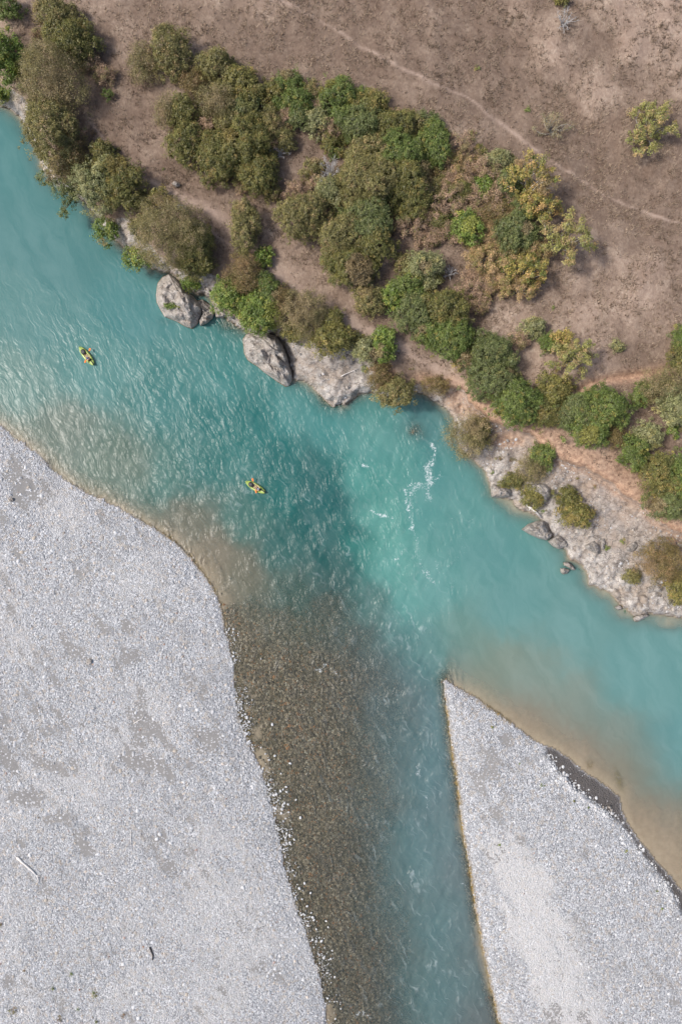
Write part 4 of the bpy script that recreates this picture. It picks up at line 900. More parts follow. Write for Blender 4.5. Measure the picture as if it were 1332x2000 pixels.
def plant(kind, px, py, rx, ry, label, lift=0.0, lobes=None, base=None, rot=0.0, hgt=None):
    global PLANT_ID
    PLANT_ID += 1; kk = K[kind]; rng = np.random.default_rng(1000 + PLANT_ID)
    name, cat, group, form = kk[:4]; leaf, rc, per, fuzz = kk[7:11]
    g_ = 1.0 if form == 'tuft' or lobes else 1.12
    ax, ay = rx * MPP * .96 * g_, ry * MPP * .96 * g_; r = (ax + ay) / 2
    small = r < 1.0
    if form == 'tuft' or (form == 'dome' and r < .55):
        X, Y, z = wpos(px, py, r * .5)
        n = max(3, int(r * r * 16)); d = unit(rng.normal(size=(n, 3))); d[:, 2] = np.abs(d[:, 2]) * .8 + .1
        Cc = d * np.array([ax, ay, r]) * (rng.random((n, 1)) ** .5) * .62
        V, c = leaves(rng, Cc, d, max(.12, min(.28, r * .4)), per * .8, min(leaf, .12 + r * .15), kk, fuzz)
        o = mk_mesh(name, V, np.arange(len(V)).reshape(-1, 4), M_LEAF, None, {'col': c}, smooth=False); o.location = (X, Y, z)
        return tag(o, label, cat, group)
    if form == 'dome':
        rz = r * (.85 if not small else .8); zc = rz * .72 + lift + (.2 if not small else 0)
        X, Y, z = wpos(px, py, zc)
        off = np.zeros(2)
        if base is not None:
            bz = max(zpx(*base), 0); bx, by = unproj(base[0], base[1], bz)
            off = np.array([X - bx, Y - by]); z0 = max(z, 0) + zc; X, Y, z = bx, by, bz; zc = max(1.2 + lift, .6)
            fx, fy = unproj(px, py, z + zc); off = np.array([fx - bx, fy - by])
        root = empty(name, (X, Y, z)); tag(root, label, cat, group)
        # lobes make the outline uneven
        LB = []
        if lobes:
            for (dx, dy, la, lb) in lobes: LB.append((dx * MPP, -dy * MPP, rng.uniform(-.3, .3), la * MPP, lb * MPP, (la + lb) / 2 * MPP * .7))
        else:
            LB.append((0, 0, 0, ax * .78, ay * .78, rz * .85))
            k_ = int(5 + r * 1.8); a0 = rng.uniform(0, 6.28)
            for i in range(k_):
                a = a0 + i * 6.283 / k_ + rng.uniform(-.3, .3); q = rng.uniform(.26, .55); s_ = .90 - q + rng.uniform(-.16, .30)
                LB.append((math.cos(a) * ax * s_, math.sin(a) * ay * s_, rz * rng.uniform(-.35, .45), ax * q, ay * q, r * q * .95))
            for i in range(max(1, int(r))):
                a = rng.uniform(0, 6.28); s_ = rng.uniform(.1, .45); q = rng.uniform(.28, .42)
                LB.append((math.cos(a) * ax * s_, math.sin(a) * ay * s_, rz * rng.uniform(.45, .68), ax * q, ay * q, r * q))
        LBa = np.array(LB); Cs, Ns = [], []
        for i, (lx, ly, lz, a_, b_, c_) in enumerate(LB):
            area = 2 * math.pi * ((a_ + b_) / 2) * c_ * 1.5; m = max(5, int(area / (rc * rc * 1.55)))
            d = unit(rng.normal(size=(m, 3))); d[:, 2] = np.where(d[:, 2] < -.45, -d[:, 2], d[:, 2])
            P = d * np.array([a_, b_, c_]) * rng.uniform(.70, 1.13, (m, 1)) + np.array([lx, ly, lz])
            ok = np.ones(m, bool)
            for j, (l2x, l2y, l2z, a2, b2, c2) in enumerate(LB):
                if j != i: ok &= (((P - np.array([l2x, l2y, l2z])) / np.array([a2, b2, c2])) ** 2).sum(1) > .62
            Cs.append(P[ok]); Ns.append(d[ok])
        # stray sprigs make the outline ragged
        if not lobes and not small:
            m = int(r * 9); a_ = rng.uniform(0, 6.283, m); a_ = np.round(a_ / .7) * .7 + rng.normal(0, .16, m); q_ = rng.uniform(.92, 1.24, m)
            Cs.append(np.stack([np.cos(a_) * ax * q_, np.sin(a_) * ay * q_, rz * rng.uniform(-.5, .35, m)], -1)); Ns.append(unit(np.stack([np.cos(a_), np.sin(a_), np.full(m, .6)], -1)))
        # inner leaves keep the crown from being hollow
        m = max(4, int(r * r * 7)); d = unit(rng.normal(size=(m, 3)))
        Cs.append(d * np.array([ax, ay, rz]) * (.55 * rng.random((m, 1)) ** .4)) if not lobes else None
        if not lobes: Ns.append(d)
        Cc = np.vstack(Cs); Nn = np.vstack(Ns)
        V, c = leaves(rng, Cc, Nn, rc if not small else rc * .7, per if not small else per * .75, leaf if not small else leaf * .85, kk, fuzz)
        V[:, 2] += zc; V[:, :2] += off
        V[:, 2] = np.maximum(V[:, 2], .05 - (z if base is not None else 0) + rng.random(len(V)) * .15)
        mk_mesh('crown', V, np.arange(len(V)).reshape(-1, 4), M_LEAF, root, {'col': c}, smooth=False)
        mb = MB(); tr_ = max(.05, r * .045); top = np.array([off[0], off[1], zc])
        pts = np.array([[0, 0, -.25], [off[0] * .15 + rng.uniform(-.1, .1) * r, off[1] * .15 + rng.uniform(-.1, .1) * r, zc * .5], top])
        mb.tube(pts, [tr_ * 1.5, tr_, tr_ * .6], 6)
        for i in range(min(len(LB), 6)):
            e = np.array(LB[i][:3]) + top; mb.tube([pts[1], (pts[1] + e) / 2 + np.array([0, 0, -.1]), e], [tr_ * .6, tr_ * .45, tr_ * .15], 5)
        mb.build('trunk', M_BARK, root)
        return root
    # branchy: limbs run up and out, leaves sit along them
    h = hgt or (r * (1.6 if kind in ('yellow', 'ygreen') else .95) + .4)
    X, Y, z = wpos(px, py, h * .6)
    root = empty(name, (X, Y, z)); tag(root, label, cat, group)
    mb = MB(); nl = int({'yellow': 11, 'ygreen': 11, 'grey': 14}.get(kind, 12) + r * 1.5); tw = .028 + r * .012
    Cc, Nn = [], []
    for i in range(nl):
        a = i * 2.39996 + rng.uniform(-.4, .4); q = math.sqrt((i + .6) / nl); zt = h * (1.08 - .62 * q * q) * rng.uniform(.8, 1.1)
        tip = np.array([math.cos(a) * ax * q * rng.uniform(.85, 1.15), math.sin(a) * ay * q * rng.uniform(.85, 1.15), max(.3, zt)])
        mid = tip * np.array([.45, .45, .55]) + rng.normal(size=3) * .1 * r * np.array([1, 1, .5])
        b0 = rng.normal(size=3) * np.array([.08, .08, 0]) * r + np.array([0, 0, -.15])
        mb.tube([b0, mid, (mid + tip) / 2 + rng.normal(size=3) * .06 * r, tip], [tw * 1.3, tw * .8, tw * .5, tw * .15], 5)
        for j in range(int(3 + r * 1.3) + (5 if kind == 'grey' else 0)):
            u = rng.uniform(.25, 1.0); p0 = mid + (tip - mid) * u if u > .4 else b0 + (mid - b0) * (.5 + u)
            dv = unit(unit(tip - b0) + rng.normal(size=3) * .75); dv[2] = abs(dv[2]) * .7; e = p0 + dv * r * rng.uniform(.14, .34)
            mb.tube([p0, (p0 + e) / 2 + rng.normal(size=3) * .03, e], [tw * .4, tw * .28, tw * .1], 4)
            Cc.append(e); Nn.append(unit(dv + np.array([0, 0, .5])))
            if rng.random() < .7: Cc.append((p0 + e) / 2); Nn.append(unit(dv + np.array([0, 0, .6])))
        Cc.append(tip); Nn.append(unit(tip))
    wood = {'grey': M_GREYTWIG, 'rust': M_DRYTWIG, 'peach': M_PALEBARK}.get(kind, M_PALEBARK)
    mb.build('branches', wood, root)
    if per:
        Cc = np.array(Cc); Nn = np.array(Nn)
        V, c = leaves(rng, Cc, Nn, rc, per, leaf, kk, fuzz); V[:, 2] = np.maximum(V[:, 2], .05)
        mk_mesh('crown', V, np.arange(len(V)).reshape(-1, 4), M_LEAF, root, {'col': c}, smooth=False)
    return root

PLANTS = [
 # upper left corner and the left shore
 ('green', 16, 12, 22, 20, 'small dark green tree cut off by the top left corner'),
 ('bright', 8, 114, 30, 46, 'bright green tree cut off by the left edge above pale rocks'),
 ('bright', 8, 194, 13, 14, 'small green bush on the pale rock at the left edge of the water'),
 ('olive', 118, 42, 38, 35, 'light olive tree near the top left, upper of a joined pair'),
 ('oak', 142, 82, 42, 33, 'dark olive tree near the top left, lower of a joined pair'),
 ('tam', 104, 158, 56, 56, 'big greyish olive tamarisk below the joined pair at top left'),
 ('olive', 106, 262, 48, 54, 'rounded olive-green tree at the water below the big greyish tamarisk'),
 ('brown', 142, 306, 28, 40, 'brownish olive shrub wedged right of the rounded waterside tree'),
 ('oak', 205, 306, 22, 26, 'small dark tree beside the narrow path above the left shore'),
 ('pale', 192, 364, 38, 44, 'pale grey-green tree at the shore beside a yellower one'),
 ('oak', 242, 362, 34, 42, 'dark yellow-tinged tree touching the pale grey-green shore tree'),
 ('olive', 282, 403, 18, 19, 'small olive shrub left of the round yellow-green shrub'),
 ('lime', 313, 387, 15, 15, 'round yellow-green shrub by the narrow bank path'),
 ('olive', 270, 446, 14, 16, 'small grey-olive shrub on the pale rock face'),
 ('tam', 332, 456, 56, 54, 'largest olive bush leaning over the pale rock above the boulder'),
 ('oak', 386, 486, 26, 46, 'dark green bush on the right flank of the largest olive bush'),
 ('olive', 376, 518, 34, 20, 'low olive skirt of shrub above the dark cove'),
 ('bright', 374, 553, 16, 9, 'small green plant in the dark cove behind the boulder'),
 ('rust', 176, 124, 20, 14, 'dry pinkish shrub in the shade of the top left pair'),
 ('rust', 206, 148, 18, 14, 'dry pinkish shrub right of the big greyish tamarisk'),
 ('green', 211, 186, 11, 11, 'tiny green bush alone on bare ground above the path'),
 ('dtuft', 182, 258, 8, 8, 'tiny olive tuft beside the start of the narrow path'),
 ('tam', 282, 127, 25, 30, 'grey-olive bush, left of two on the open slope'),
 ('olive', 337, 104, 33, 38, 'green round bush, right of two on the open slope'),
 ('dtuft', 341, 158, 12, 11, 'small grey scrub below the two bushes on the open slope'),
 ('dtuft', 72, 62, 26, 20, 'low dull brown scrub left of the joined pair at top left'),
 ('dtuft', 80, 10, 22, 16, 'low dull brown scrub at the top edge near the left corner'),
 # detached group left of the thicket
 ('tam', 328, 220, 17, 26, 'thin greyish bush, leftmost of the small group left of the thicket'),
 ('oak', 360, 222, 26, 30, 'dark round tree in the small group left of the thicket'),
 ('oak', 363, 286, 32, 33, 'lowest dark tree of the small group left of the thicket'),
 ('dtuft', 340, 250, 18, 16, 'dull scrub filling the small group left of the thicket'),
 # the thicket, west
 ('olive', 422, 132, 32, 28, 'light green round tree at the top left of the thicket'),
 ('brown', 378, 160, 18, 23, 'dull olive bush on the west tip of the thicket'),
 ('lime', 476, 172, 32, 30, 'yellow-tinged bush along the upper edge of the thicket'),
 ('pale', 445, 178, 18, 16, 'pale bush between the light green and yellow-tinged thicket trees'),
 ('tam', 428, 204, 36, 32, 'greyish olive tree in the west of the thicket'),
 ('teal', 480, 217, 27, 25, 'blue-green tree near a rust bush in the west of the thicket'),
 ('rust', 451, 212, 15, 14, 'small rust bush among the western thicket trees'),
 ('rust', 402, 246, 18, 16, 'dry pinkish bush on the bare gap at the thicket west side'),
 ('olive', 452, 240, 28, 22, 'olive tree above the dark lower lobe of the western thicket'),
 ('oak', 428, 310, 33, 42, 'dark rounded tree at the lower left of the thicket'),
 ('oak', 483, 278, 34, 46, 'tall dark olive tree in the lower west lobe of the thicket'),
 ('oak', 512, 344, 30, 39, 'dark tree at the lowest tip of the western thicket lobe'),
 ('oak', 470, 325, 24, 28, 'dark tree in the middle of the western thicket lobe'),
 ('olive', 529, 244, 24, 24, 'olive-green tree left of the bare hollow in the thicket'),
 ('dtuft', 508, 196, 16, 14, 'dry scrub on the upper edge of the thicket'),
 # thicket, north middle
 ('green', 566, 160, 26, 19, 'green bush on the northern rim of the thicket'),
 ('lime', 537, 182, 22, 18, 'yellow-green bush left of the northern rim bush'),
 ('peach', 580, 176, 18, 14, 'tan leaved bush on the northern rim of the thicket'),
 ('green', 581, 200, 30, 22, 'green tree below the tan bush in the northern thicket'),
 ('olive', 610, 176, 18, 14, 'dull olive bush trailing east along the northern rim'),
 ('teal', 584, 231, 22, 18, 'blue-green bush above the bare hollow in the thicket'),
 ('pale', 617, 239, 17, 24, 'pale olive bush above the bare hollow in the thicket'),
 ('rust', 560, 228, 16, 18, 'rust brown bush between green trees above the hollow'),
 ('olive', 556, 272, 18, 18, 'olive bush on the left lip of the bare hollow'),
 ('grey', 548, 296, 20, 13, 'bare grey-brown twigs on the left lip of the bare hollow'),
 ('green', 661, 186, 32, 29, 'bright-topped round tree on the northern rim of the thicket'),
 ('rust', 644, 250, 22, 20, 'rust bush right of the pale olive bush above the hollow'),
 ('oak', 644, 276, 15, 18, 'small dark bush on the right lip of the bare hollow'),
 ('green', 676, 228, 26, 20, 'green tree below the bright-topped rim tree'),
 ('lime', 722, 208, 36, 25, 'yellow-tinged tree on the north-east rim of the thicket'),
 ('teal', 708, 248, 38, 32, 'dark blue-green tree in the north-east of the thicket'),
 ('rust', 762, 228, 16, 13, 'rust patch of twigs on the north-east rim of the thicket'),
 ('oak', 775, 254, 34, 32, 'dark green tree beside the rust patch on the rim'),
 ('teal', 836, 238, 20, 17, 'feathery blue-green bush at the north-east corner of the thicket'),
 ('olive', 722, 294, 38, 30, 'olive tree in the centre of the thicket'),
 ('green', 778, 306, 40, 38, 'green tree right of the central olive tree'),
 ('green', 846, 288, 26, 36, 'green tree on the eastern side of the main thicket'),
 ('lime', 868, 268, 10, 14, 'little yellow-green bush on the eastern rim of the thicket'),
 ('olive', 806, 246, 22, 20, 'olive tree between the dark and feathery trees on the rim'),
 ('dtuft', 690, 290, 20, 16, 'brown bare scrub above the grey dead tree'),
 ('grey', 644, 334, 22, 30, 'silvery grey dead tree standing in the thicket hollow', 0, None, None, 0, 4.0),
 ('olive', 612, 328, 19, 16, 'olive bush left of the silvery dead tree'),
 ('rust', 618, 358, 14, 12, 'dry pink bush under the silvery dead tree'),
 ('rust', 578, 372, 20, 18, 'dry pink bush above the lone olive dome in the hollow'),
 ('pale', 640, 380, 22, 24, 'pale olive bush just below the silvery dead tree'),
 ('dtuft', 594, 352, 14, 14, 'dull scrub left of the dry pink hollow bush'),
 ('olive', 592, 422, 43, 39, 'wide olive tree at the foot of the hollow'),
 ('olive', 716, 360, 54, 44, 'broad olive crown in the heart of the thicket'),
 ('oak', 790, 362, 38, 45, 'dark green crown right of the broad central olive crown'),
 ('tam', 812, 340, 24, 26, 'greyish olive bush on the east side of the dark crown'),
 ('oak', 808, 390, 36, 32, 'dark crown at the south-east of the main thicket'),
 ('teal', 716, 430, 44, 40, 'grey-green oak crown in the southern thicket'),
 ('olive', 662, 468, 38, 42, 'olive crown on the south-west of the thicket'),
 ('oak', 726, 476, 38, 34, 'dark olive crown on the southern edge of the thicket'),
 ('oak', 688, 520, 43, 33, 'lowest dark crown of the southern thicket'),
 ('olive', 477, 448, 24, 46, 'lone tall column-shaped olive bush on bare ground'),
 ('bright', 524, 492, 10, 9, 'tiny bright bush above the brownish shore shrub'),
 # east of the thicket: dry mixed scrub and poplars
 ('rust', 900, 284, 30, 22, 'dry pink shrub at the top of the scrub east of the thicket'),
 ('peach', 892, 320, 26, 17, 'yellowish half-bare shrub near the top of the eastern scrub'),
 ('rust', 938, 336, 42, 20, 'wide pink shrub in the upper eastern scrub'),
 ('lime', 932, 297, 12, 12, 'small yellow-green bush in the upper eastern scrub'),
 ('pale', 970, 316, 24, 18, 'pale grey-green bush on the upper rim of the eastern scrub'),
 ('bright', 948, 360, 17, 19, 'bright green bush amid pink shrubs in the eastern scrub'),
 ('oak', 894, 378, 26, 16, 'dark green bush between pink shrubs in the eastern scrub'),
 ('rust', 868, 396, 36, 34, 'broad rusty shrub on the west of the eastern scrub'),
 ('rust', 958, 396, 40, 30, 'rusty brown shrub in the middle of the eastern scrub'),
 ('teal', 994, 366, 24, 26, 'blue-green tree left of the yellow poplar'),
 ('yellow', 1038, 356, 44, 42, 'yellow poplar beside the footpath, its branches spreading right', 0, None, None, 0, 6.5),
 ('yellow', 1052, 402, 40, 28, 'orange-tinged poplar just below the yellow footpath poplar', 0, None, None, 0, 5.5),
 ('teal', 1012, 416, 18, 30, 'narrow dark tree behind the two yellow poplars'),
 ('bright', 909, 444, 24, 27, 'round bright green tree at the foot of the rusty shrubs'),
 ('oak', 856, 430, 18, 14, 'small dark bush at the west foot of the rusty shrubs'),
 ('rust', 806, 438, 34, 28, 'bare pink shrub under the south-east thicket crown'),
 ('rust', 832, 466, 20, 14, 'low bare pink shrub above the light grey-green oak'),
 ('dtuft', 880, 440, 18, 20, 'brown scrub left of the round bright green tree'),
 ('teal', 1008, 452, 36, 30, 'blue-green round tree below the yellow poplars'),
 ('brown', 966, 420, 28, 22, 'olive brown shrub in the lower eastern scrub'),
 ('peach', 960, 452, 18, 18, 'tan bush left of the blue-green round tree'),
 ('ygreen', 1108, 462, 46, 42, 'pale yellow-green poplar standing farthest right of the scrub', 0, None, None, 0, 7.0),
 ('peach', 1046, 494, 28, 20, 'peach shrub between the poplars and the lower tan clump'),
 ('peach', 946, 510, 32, 25, 'peach shrub on the upper left of the lower tan clump'),
 ('peach', 986, 530, 34, 28, 'tan shrub in the middle of the lower tan clump'),
 ('bright', 984, 512, 14, 12, 'small green bush in the lower tan clump'),
 ('yellow', 1032, 528, 36, 30, 'greenish yellow poplar at the right of the lower tan clump', 0, None, None, 0, 4.5),
 ('peach', 1012, 566, 34, 20, 'orange-tan shrub at the foot of the lower tan clump'),
 ('rust', 920, 562, 28, 26, 'pink shrub at the left foot of the lower tan clump'),
 ('rust', 938, 598, 18, 14, 'small dry shrub below the lower tan clump'),
 ('olive', 1000, 486, 22, 16, 'olive bush under the blue-green round tree'),
 ('grey', 878, 532, 14, 16, 'bare pale twigs right of the light grey-green oak'),
 # row from the light oak down to the river rim
 ('pale', 826, 526, 31, 29, 'light grey-green oak at the head of the diagonal tree row'),
 ('olive', 788, 516, 15, 16, 'small olive bush left of the light grey-green oak'),
 ('lime', 846, 546, 12, 14, 'small yellow bush on the right of the light grey-green oak'),
 ('bright', 767, 580, 19, 22, 'yellow-green bush at the left of the diagonal tree row'),
 ('green', 796, 566, 28, 25, 'green tree just below the light grey-green oak'),
 ('teal', 806, 612, 36, 32, 'blue-green tree low in the upper diagonal row'),
 ('oak', 866, 606, 44, 38, 'broad dark tree right of the blue-green row tree'),
 ('green', 838, 646, 30, 26, 'green tree at the lower edge of the upper diagonal row'),
 ('green', 884, 660, 40, 36, 'large green tree in the middle of the diagonal row'),
 ('lime', 912, 698, 24, 22, 'yellow-tinged low tree at the foot of the large green row tree'),
 ('teal', 958, 690, 42, 34, 'tall blue-green tree with yellow tips in the diagonal row'),
 ('teal', 956, 742, 44, 33, 'dense blue-green tree nearest the crumbling rim'),
 ('green', 1014, 790, 46, 36, 'dense dark green tree right of the crumbling rim'),
 ('oak', 1064, 806, 28, 26, 'dark olive tree right of the dense dark green rim tree'),
 ('lime', 1082, 759, 32, 24, 'yellow-green round bush at the mouth of the red gully'),
 ('teal', 1124, 806, 34, 30, 'dark blue-green tree left of the brightest dark green tree'),
 ('green', 1174, 800, 46, 36, 'brightest dark green tree, right of the blue-green one by the gully'),
 ('green', 1148, 842, 36, 26, 'dark green tree low beside the bare rim track'),
 ('brown', 1200, 852, 16, 17, 'olive shrub with rusty tips right of the rim trees'),
 ('olive', 721, 586, 25, 24, 'lone round olive bush left of the diagonal row'),
 ('pale', 1040, 640, 18, 16, 'grey-green bush right of the diagonal row'),
 ('rust', 1012, 664, 18, 16, 'small tan shrub right of the tall blue-green row tree'),
 ('green', 1070, 672, 14, 18, 'small green tree left of the orange-topped poplar'),
 ('yellow', 1098, 664, 18, 18, 'orange-topped small poplar above the yellow-green one', 0, None, None, 0, 3.5),
 ('ygreen', 1120, 696, 42, 30, 'yellow-green poplar spreading right above the red gully', 0, None, None, 0, 5.5),
 # right edge
 ('pale', 1202, 677, 13, 11, 'pale green tuft alone on dry grass above the gully'),
 ('green', 1326, 660, 15, 20, 'green tree cut by the right edge above the gully, upper of two'),
 ('oak', 1324, 702, 16, 26, 'green tree cut by the right edge above the gully, lower of two'),
 ('green', 1254, 770, 20, 19, 'dark green bush on the left of the pale olive clump'),
 ('tam', 1294, 756, 36, 28, 'pale olive bush near the right edge below the gully'),
 ('pale', 1316, 796, 30, 34, 'pale yellowish bush cut by the right edge below the gully'),
 ('pale', 1264, 848, 24, 20, 'feathery pale blue-green bush on top of a dark green one'),
 ('green', 1236, 884, 24, 28, 'dark green bush under the feathery pale one'),
 ('bright', 1316, 840, 12, 11, 'small green bush between the right edge clumps'),
 ('oak', 1282, 930, 28, 42, 'tall dark tree at the left of the right edge clump by the cliff'),
 ('green', 1322, 936, 26, 42, 'bright dark green tree cut by the right edge above the cliff'),
 ('teal', 1304, 982, 36, 26, 'grey-green tree at the foot of the right edge clump by the cliff'),
 # field
 ('ygreen', 1270, 244, 46, 44, 'yellow-green bush alone in the open field at right', 0, None, None, 0, 4.0),
 ('sage', 1081, 246, 30, 23, 'grey-green scrub patch lying on the field above the path'),
 ('tuft', 1030, 212, 11, 9, 'small grey-green tuft left of the scrub patch in the field'),
 ('lime', 1098, 3, 13, 9, 'yellow bush cut by the top edge of the field'),
 ('grey', 1104, 36, 20, 22, 'bare thin bush under the yellow one at the top edge'),
 ('tuft', 932, 130, 8, 10, 'small pale green tuft in the upper field'),
 ('tuft', 1081, 602, 8, 5, 'tiny green tuft right of the lower tan clump'),
 ('dtuft', 922, 262, 18, 14, 'faint olive scrub by the path north of the eastern scrub'),
 ('tuft', 320, 328, 5, 5, 'tiny yellow plant beside the narrow bank path'),
 # shore shrubs, middle
 ('brown', 478, 540, 30, 36, 'brownish olive shrub above the bright green shore bush'),
 ('bright', 512, 503, 14, 12, 'light green sprig on top of the brownish shore shrub'),
 ('bright', 446, 578, 30, 30, 'bright green shore bush right of the boulder cove'),
 ('bright', 508, 612, 44, 30, 'long bright green shore bush above the smooth boulder'),
 ('green', 522, 568, 24, 29, 'green shrub with red leaf tips at the shore'),
 ('brown', 549, 588, 26, 26, 'olive shrub right of the red-tipped shrub'),
 ('tam', 594, 616, 40, 36, 'wide grey-brown bush above the pale ledge'),
 ('lime', 576, 644, 20, 18, 'dark yellow-green shrub above the dark cleft of the ledge'),
 ('oak', 650, 624, 19, 20, 'small dark bush behind the yellowish ledge shrub'),
 ('lime', 648, 662, 38, 26, 'yellowish low shrub along the top of the pale ledge'),
 ('lime', 692, 656, 15, 8, 'low yellowish shrub trailing right of the ledge shrubs'),
 ('tuft', 589, 671, 6, 6, 'tiny bright plant on the pale ledge'),
 ('pale', 714, 683, 21, 21, 'grey-green bush, left of a pair above the ledge end'),
 ('bright', 748, 673, 18, 28, 'yellow-green bush, right of a pair above the ledge end'),
 ('tuft', 714, 720, 12, 14, 'thin green plant on the right end of the ledge'),
 ('brown', 740, 734, 20, 26, 'grey-olive bush on the left of the waterside olive bush'),
 ('olive', 772, 766, 34, 28, 'olive bush hanging over the water right of the ledge', 0, None, (768, 744)),
 ('brown', 852, 752, 26, 13, 'low olive-brown shrub behind the small pale shore rim'),
 ('dtuft', 802, 720, 8, 6, 'tiny olive tuft on dark ground above the low brown shrub'),
 ('dtuft', 893, 761, 9, 7, 'small olive tuft at the crumbling rim'),
 ('tam', 916, 850, 36, 34, 'feathery grey-green bush leaning over the water under the rim'),
 ('oak', 938, 846, 18, 24, 'dark green half behind the feathery waterside bush'),
 # rubble slope
 ('green', 1062, 886, 22, 24, 'olive-green bush at the head of the rubble slope'),
 ('tam', 1042, 914, 24, 20, 'feathery grey bush left below the rubble head bush'),
 ('dtuft', 976, 895, 13, 8, 'low olive tuft on the rubble left of the feathery grey bush'),
 ('dtuft', 1003, 898, 12, 7, 'low brown tuft beside the rubble olive tuft'),
 ('oak', 1006, 938, 17, 13, 'dark olive shrub above the blocky pale shore rock'),
 ('oak', 981, 946, 11, 9, 'small olive shrub on top of the blocky pale shore rock'),
 ('tuft', 961, 921, 6, 7, 'tiny green plant at the rubble water edge'),
 ('lime', 1042, 972, 20, 16, 'olive-yellow bush on the slanted grey slab'),
 ('oak', 1104, 972, 22, 18, 'dark olive bush, upper of two on the rubble'),
 ('lime', 1124, 1004, 29, 22, 'yellow-olive feathery bush, lower of two on the rubble'),
 ('tuft', 1062, 998, 9, 7, 'yellow-green tuft beside the fallen pale trunk'),
 ('dtuft', 1126, 932, 8, 6, 'small brown tuft high on the rubble slope'),
 ('dtuft', 1162, 948, 6, 7, 'thin olive tuft high on the rubble under the orange cliff'),
 ('tuft', 1215, 1056, 9, 10, 'yellow tuft left of the rounded tan rock'),
 ('tuft', 1186, 1068, 8, 12, 'yellow tuft right of the narrow dark stone'),
 ('brown', 1292, 1096, 40, 34, 'grey-brown bush under the overhanging roots at right'),
 ('olive', 1232, 1126, 15, 12, 'small olive bush on the pale rubble left of the grey-brown bush'),
 ('lime', 1320, 1146, 16, 26, 'yellow-green plant cut by the right edge on the rubble'),
 ('tuft', 1136, 1116, 7, 10, 'mossy tuft on the ledge beside the pair of water rocks'),
 ('tuft', 1224, 1196, 5, 5, 'tiny green plant at the tip of the lowest pale ledge'),
 ('tuft', 1096, 1078, 9, 6, 'mossy tuft under the angular shore rock'),
 # gravel plants
 ('tuft', 184, 1944, 9, 9, 'bright green tuft, largest on the gravel bottom left'),
 ('dtuft', 24, 1976, 13, 10, 'dark olive tuft on gravel nearest the bottom left corner'),
 ('tuft', 152, 1972, 6, 6, 'small dark green tuft left below the largest gravel tuft'),
 ('dtuft', 242, 1985, 9, 8, 'brown and green tuft on gravel right of the largest tuft'),
 ('tuft', 141, 1904, 7, 6, 'yellow-green tuft on gravel above the largest tuft'),
 ('tuft', 105, 1932, 5, 6, 'small green tuft on gravel left of the largest tuft'),
 ('dtuft', 116, 1991, 9, 9, 'reddish brown tuft at the bottom edge on gravel'),
 ('dtuft', 1, 1810, 7, 9, 'dark tuft on gravel cut by the left edge'),
 ('tuft', 188, 1996, 7, 5, 'olive tuft cut by the bottom edge'),
 ('dtuft', 47, 1896, 5, 4, 'tiny red-brown plant on gravel at lower left'),
 ('tuft', 962, 1420, 5, 5, 'tiny green plant near the tip of the gravel spit'),
 ('tuft', 1015, 1492, 4, 4, 'tiny green plant on a sand patch of the spit'),
 ('tuft', 1060, 1535, 7, 6, 'largest green plant on the gravel spit'),
 ('tuft', 1121, 1565, 5, 5, 'small green plant right of the largest spit plant'),
 ('tuft', 1148, 1578, 4, 3, 'tiny green plant on the spit nearest the dark sand'),
 ('tuft', 1222, 1663, 5, 4, 'small green plant on the right side of the spit'),
 ('tuft', 976, 1652, 4, 4, 'tiny green plant near the channel side of the spit'),
 ('tuft', 1283, 1741, 4, 3, 'tiny green plant low on the right of the spit'),
 ('tuft', 1294, 1775, 4, 4, 'tiny green plant lowest on the right of the spit'),
]
for p in PLANTS: plant(*p)
def fill(poly, kinds, n, label, grp, seed, rad):
    r_ = random.Random(seed); got = []
    xs = [p[0] for p in poly]; ys = [p[1] for p in poly]
    for _ in range(n * 60):
        x, y = r_.uniform(min(xs), max(xs)), r_.uniform(min(ys), max(ys))
        if not inside(poly, np.array([x]), np.array([y]))[0]: continue
        if any(((x - p[1]) / (p[3] * .85)) ** 2 + ((y - p[2]) / (p[4] * .85)) ** 2 < 1 for p in PLANTS): continue
        if any((x - a) ** 2 + (y - b) ** 2 < (rad * 1.1) ** 2 for a, b in got): continue
        got.append((x, y)); q = r_.uniform(.8, 1.3) * rad
        kd = r_.choice(kinds); tint = {'olive': 'olive', 'brown': 'brownish', 'oak': 'dark olive', 'rust': 'pinkish brown', 'green': 'green', 'peach': 'tan'}[kd]
        o = plant(kd, x, y, q, q * r_.uniform(.75, 1.1), label % tint)
        o.name = 'scrub_bush'; o['category'] = 'bush'; o['group'] = tint + ' ' + grp
        if len(got) >= n: break
THICKET = [(372, 150), (420, 118), (500, 150), (560, 150), (640, 170), (700, 178), (770, 215), (850, 240), (872, 300), (840, 400), (770, 440), (730, 540), (680, 550), (630, 500), (640, 440), (652, 300), (640, 260), (560, 280), (535, 380), (480, 370), (400, 330), (400, 280), (440, 250), (400, 220)]
SCRUB = [(880, 270), (930, 290), (1000, 310), (1040, 360), (1040, 460), (1060, 520), (1040, 575), (960, 590), (900, 570), (940, 500), (900, 470), (840, 470), (790, 460), (780, 425), (850, 400), (865, 330)]
fill(THICKET, ['olive', 'brown', 'oak', 'rust', 'green', 'olive'], 60, 'low %s scrub bush in a gap between the thicket crowns', 'scrub in the thicket gaps', 3, 11)
fill(SCRUB, ['rust', 'rust', 'peach', 'oak', 'brown', 'rust', 'green'], 60, 'low %s scrub bush in a gap among the pink eastern shrubs', 'scrub among the eastern shrubs', 4, 11)
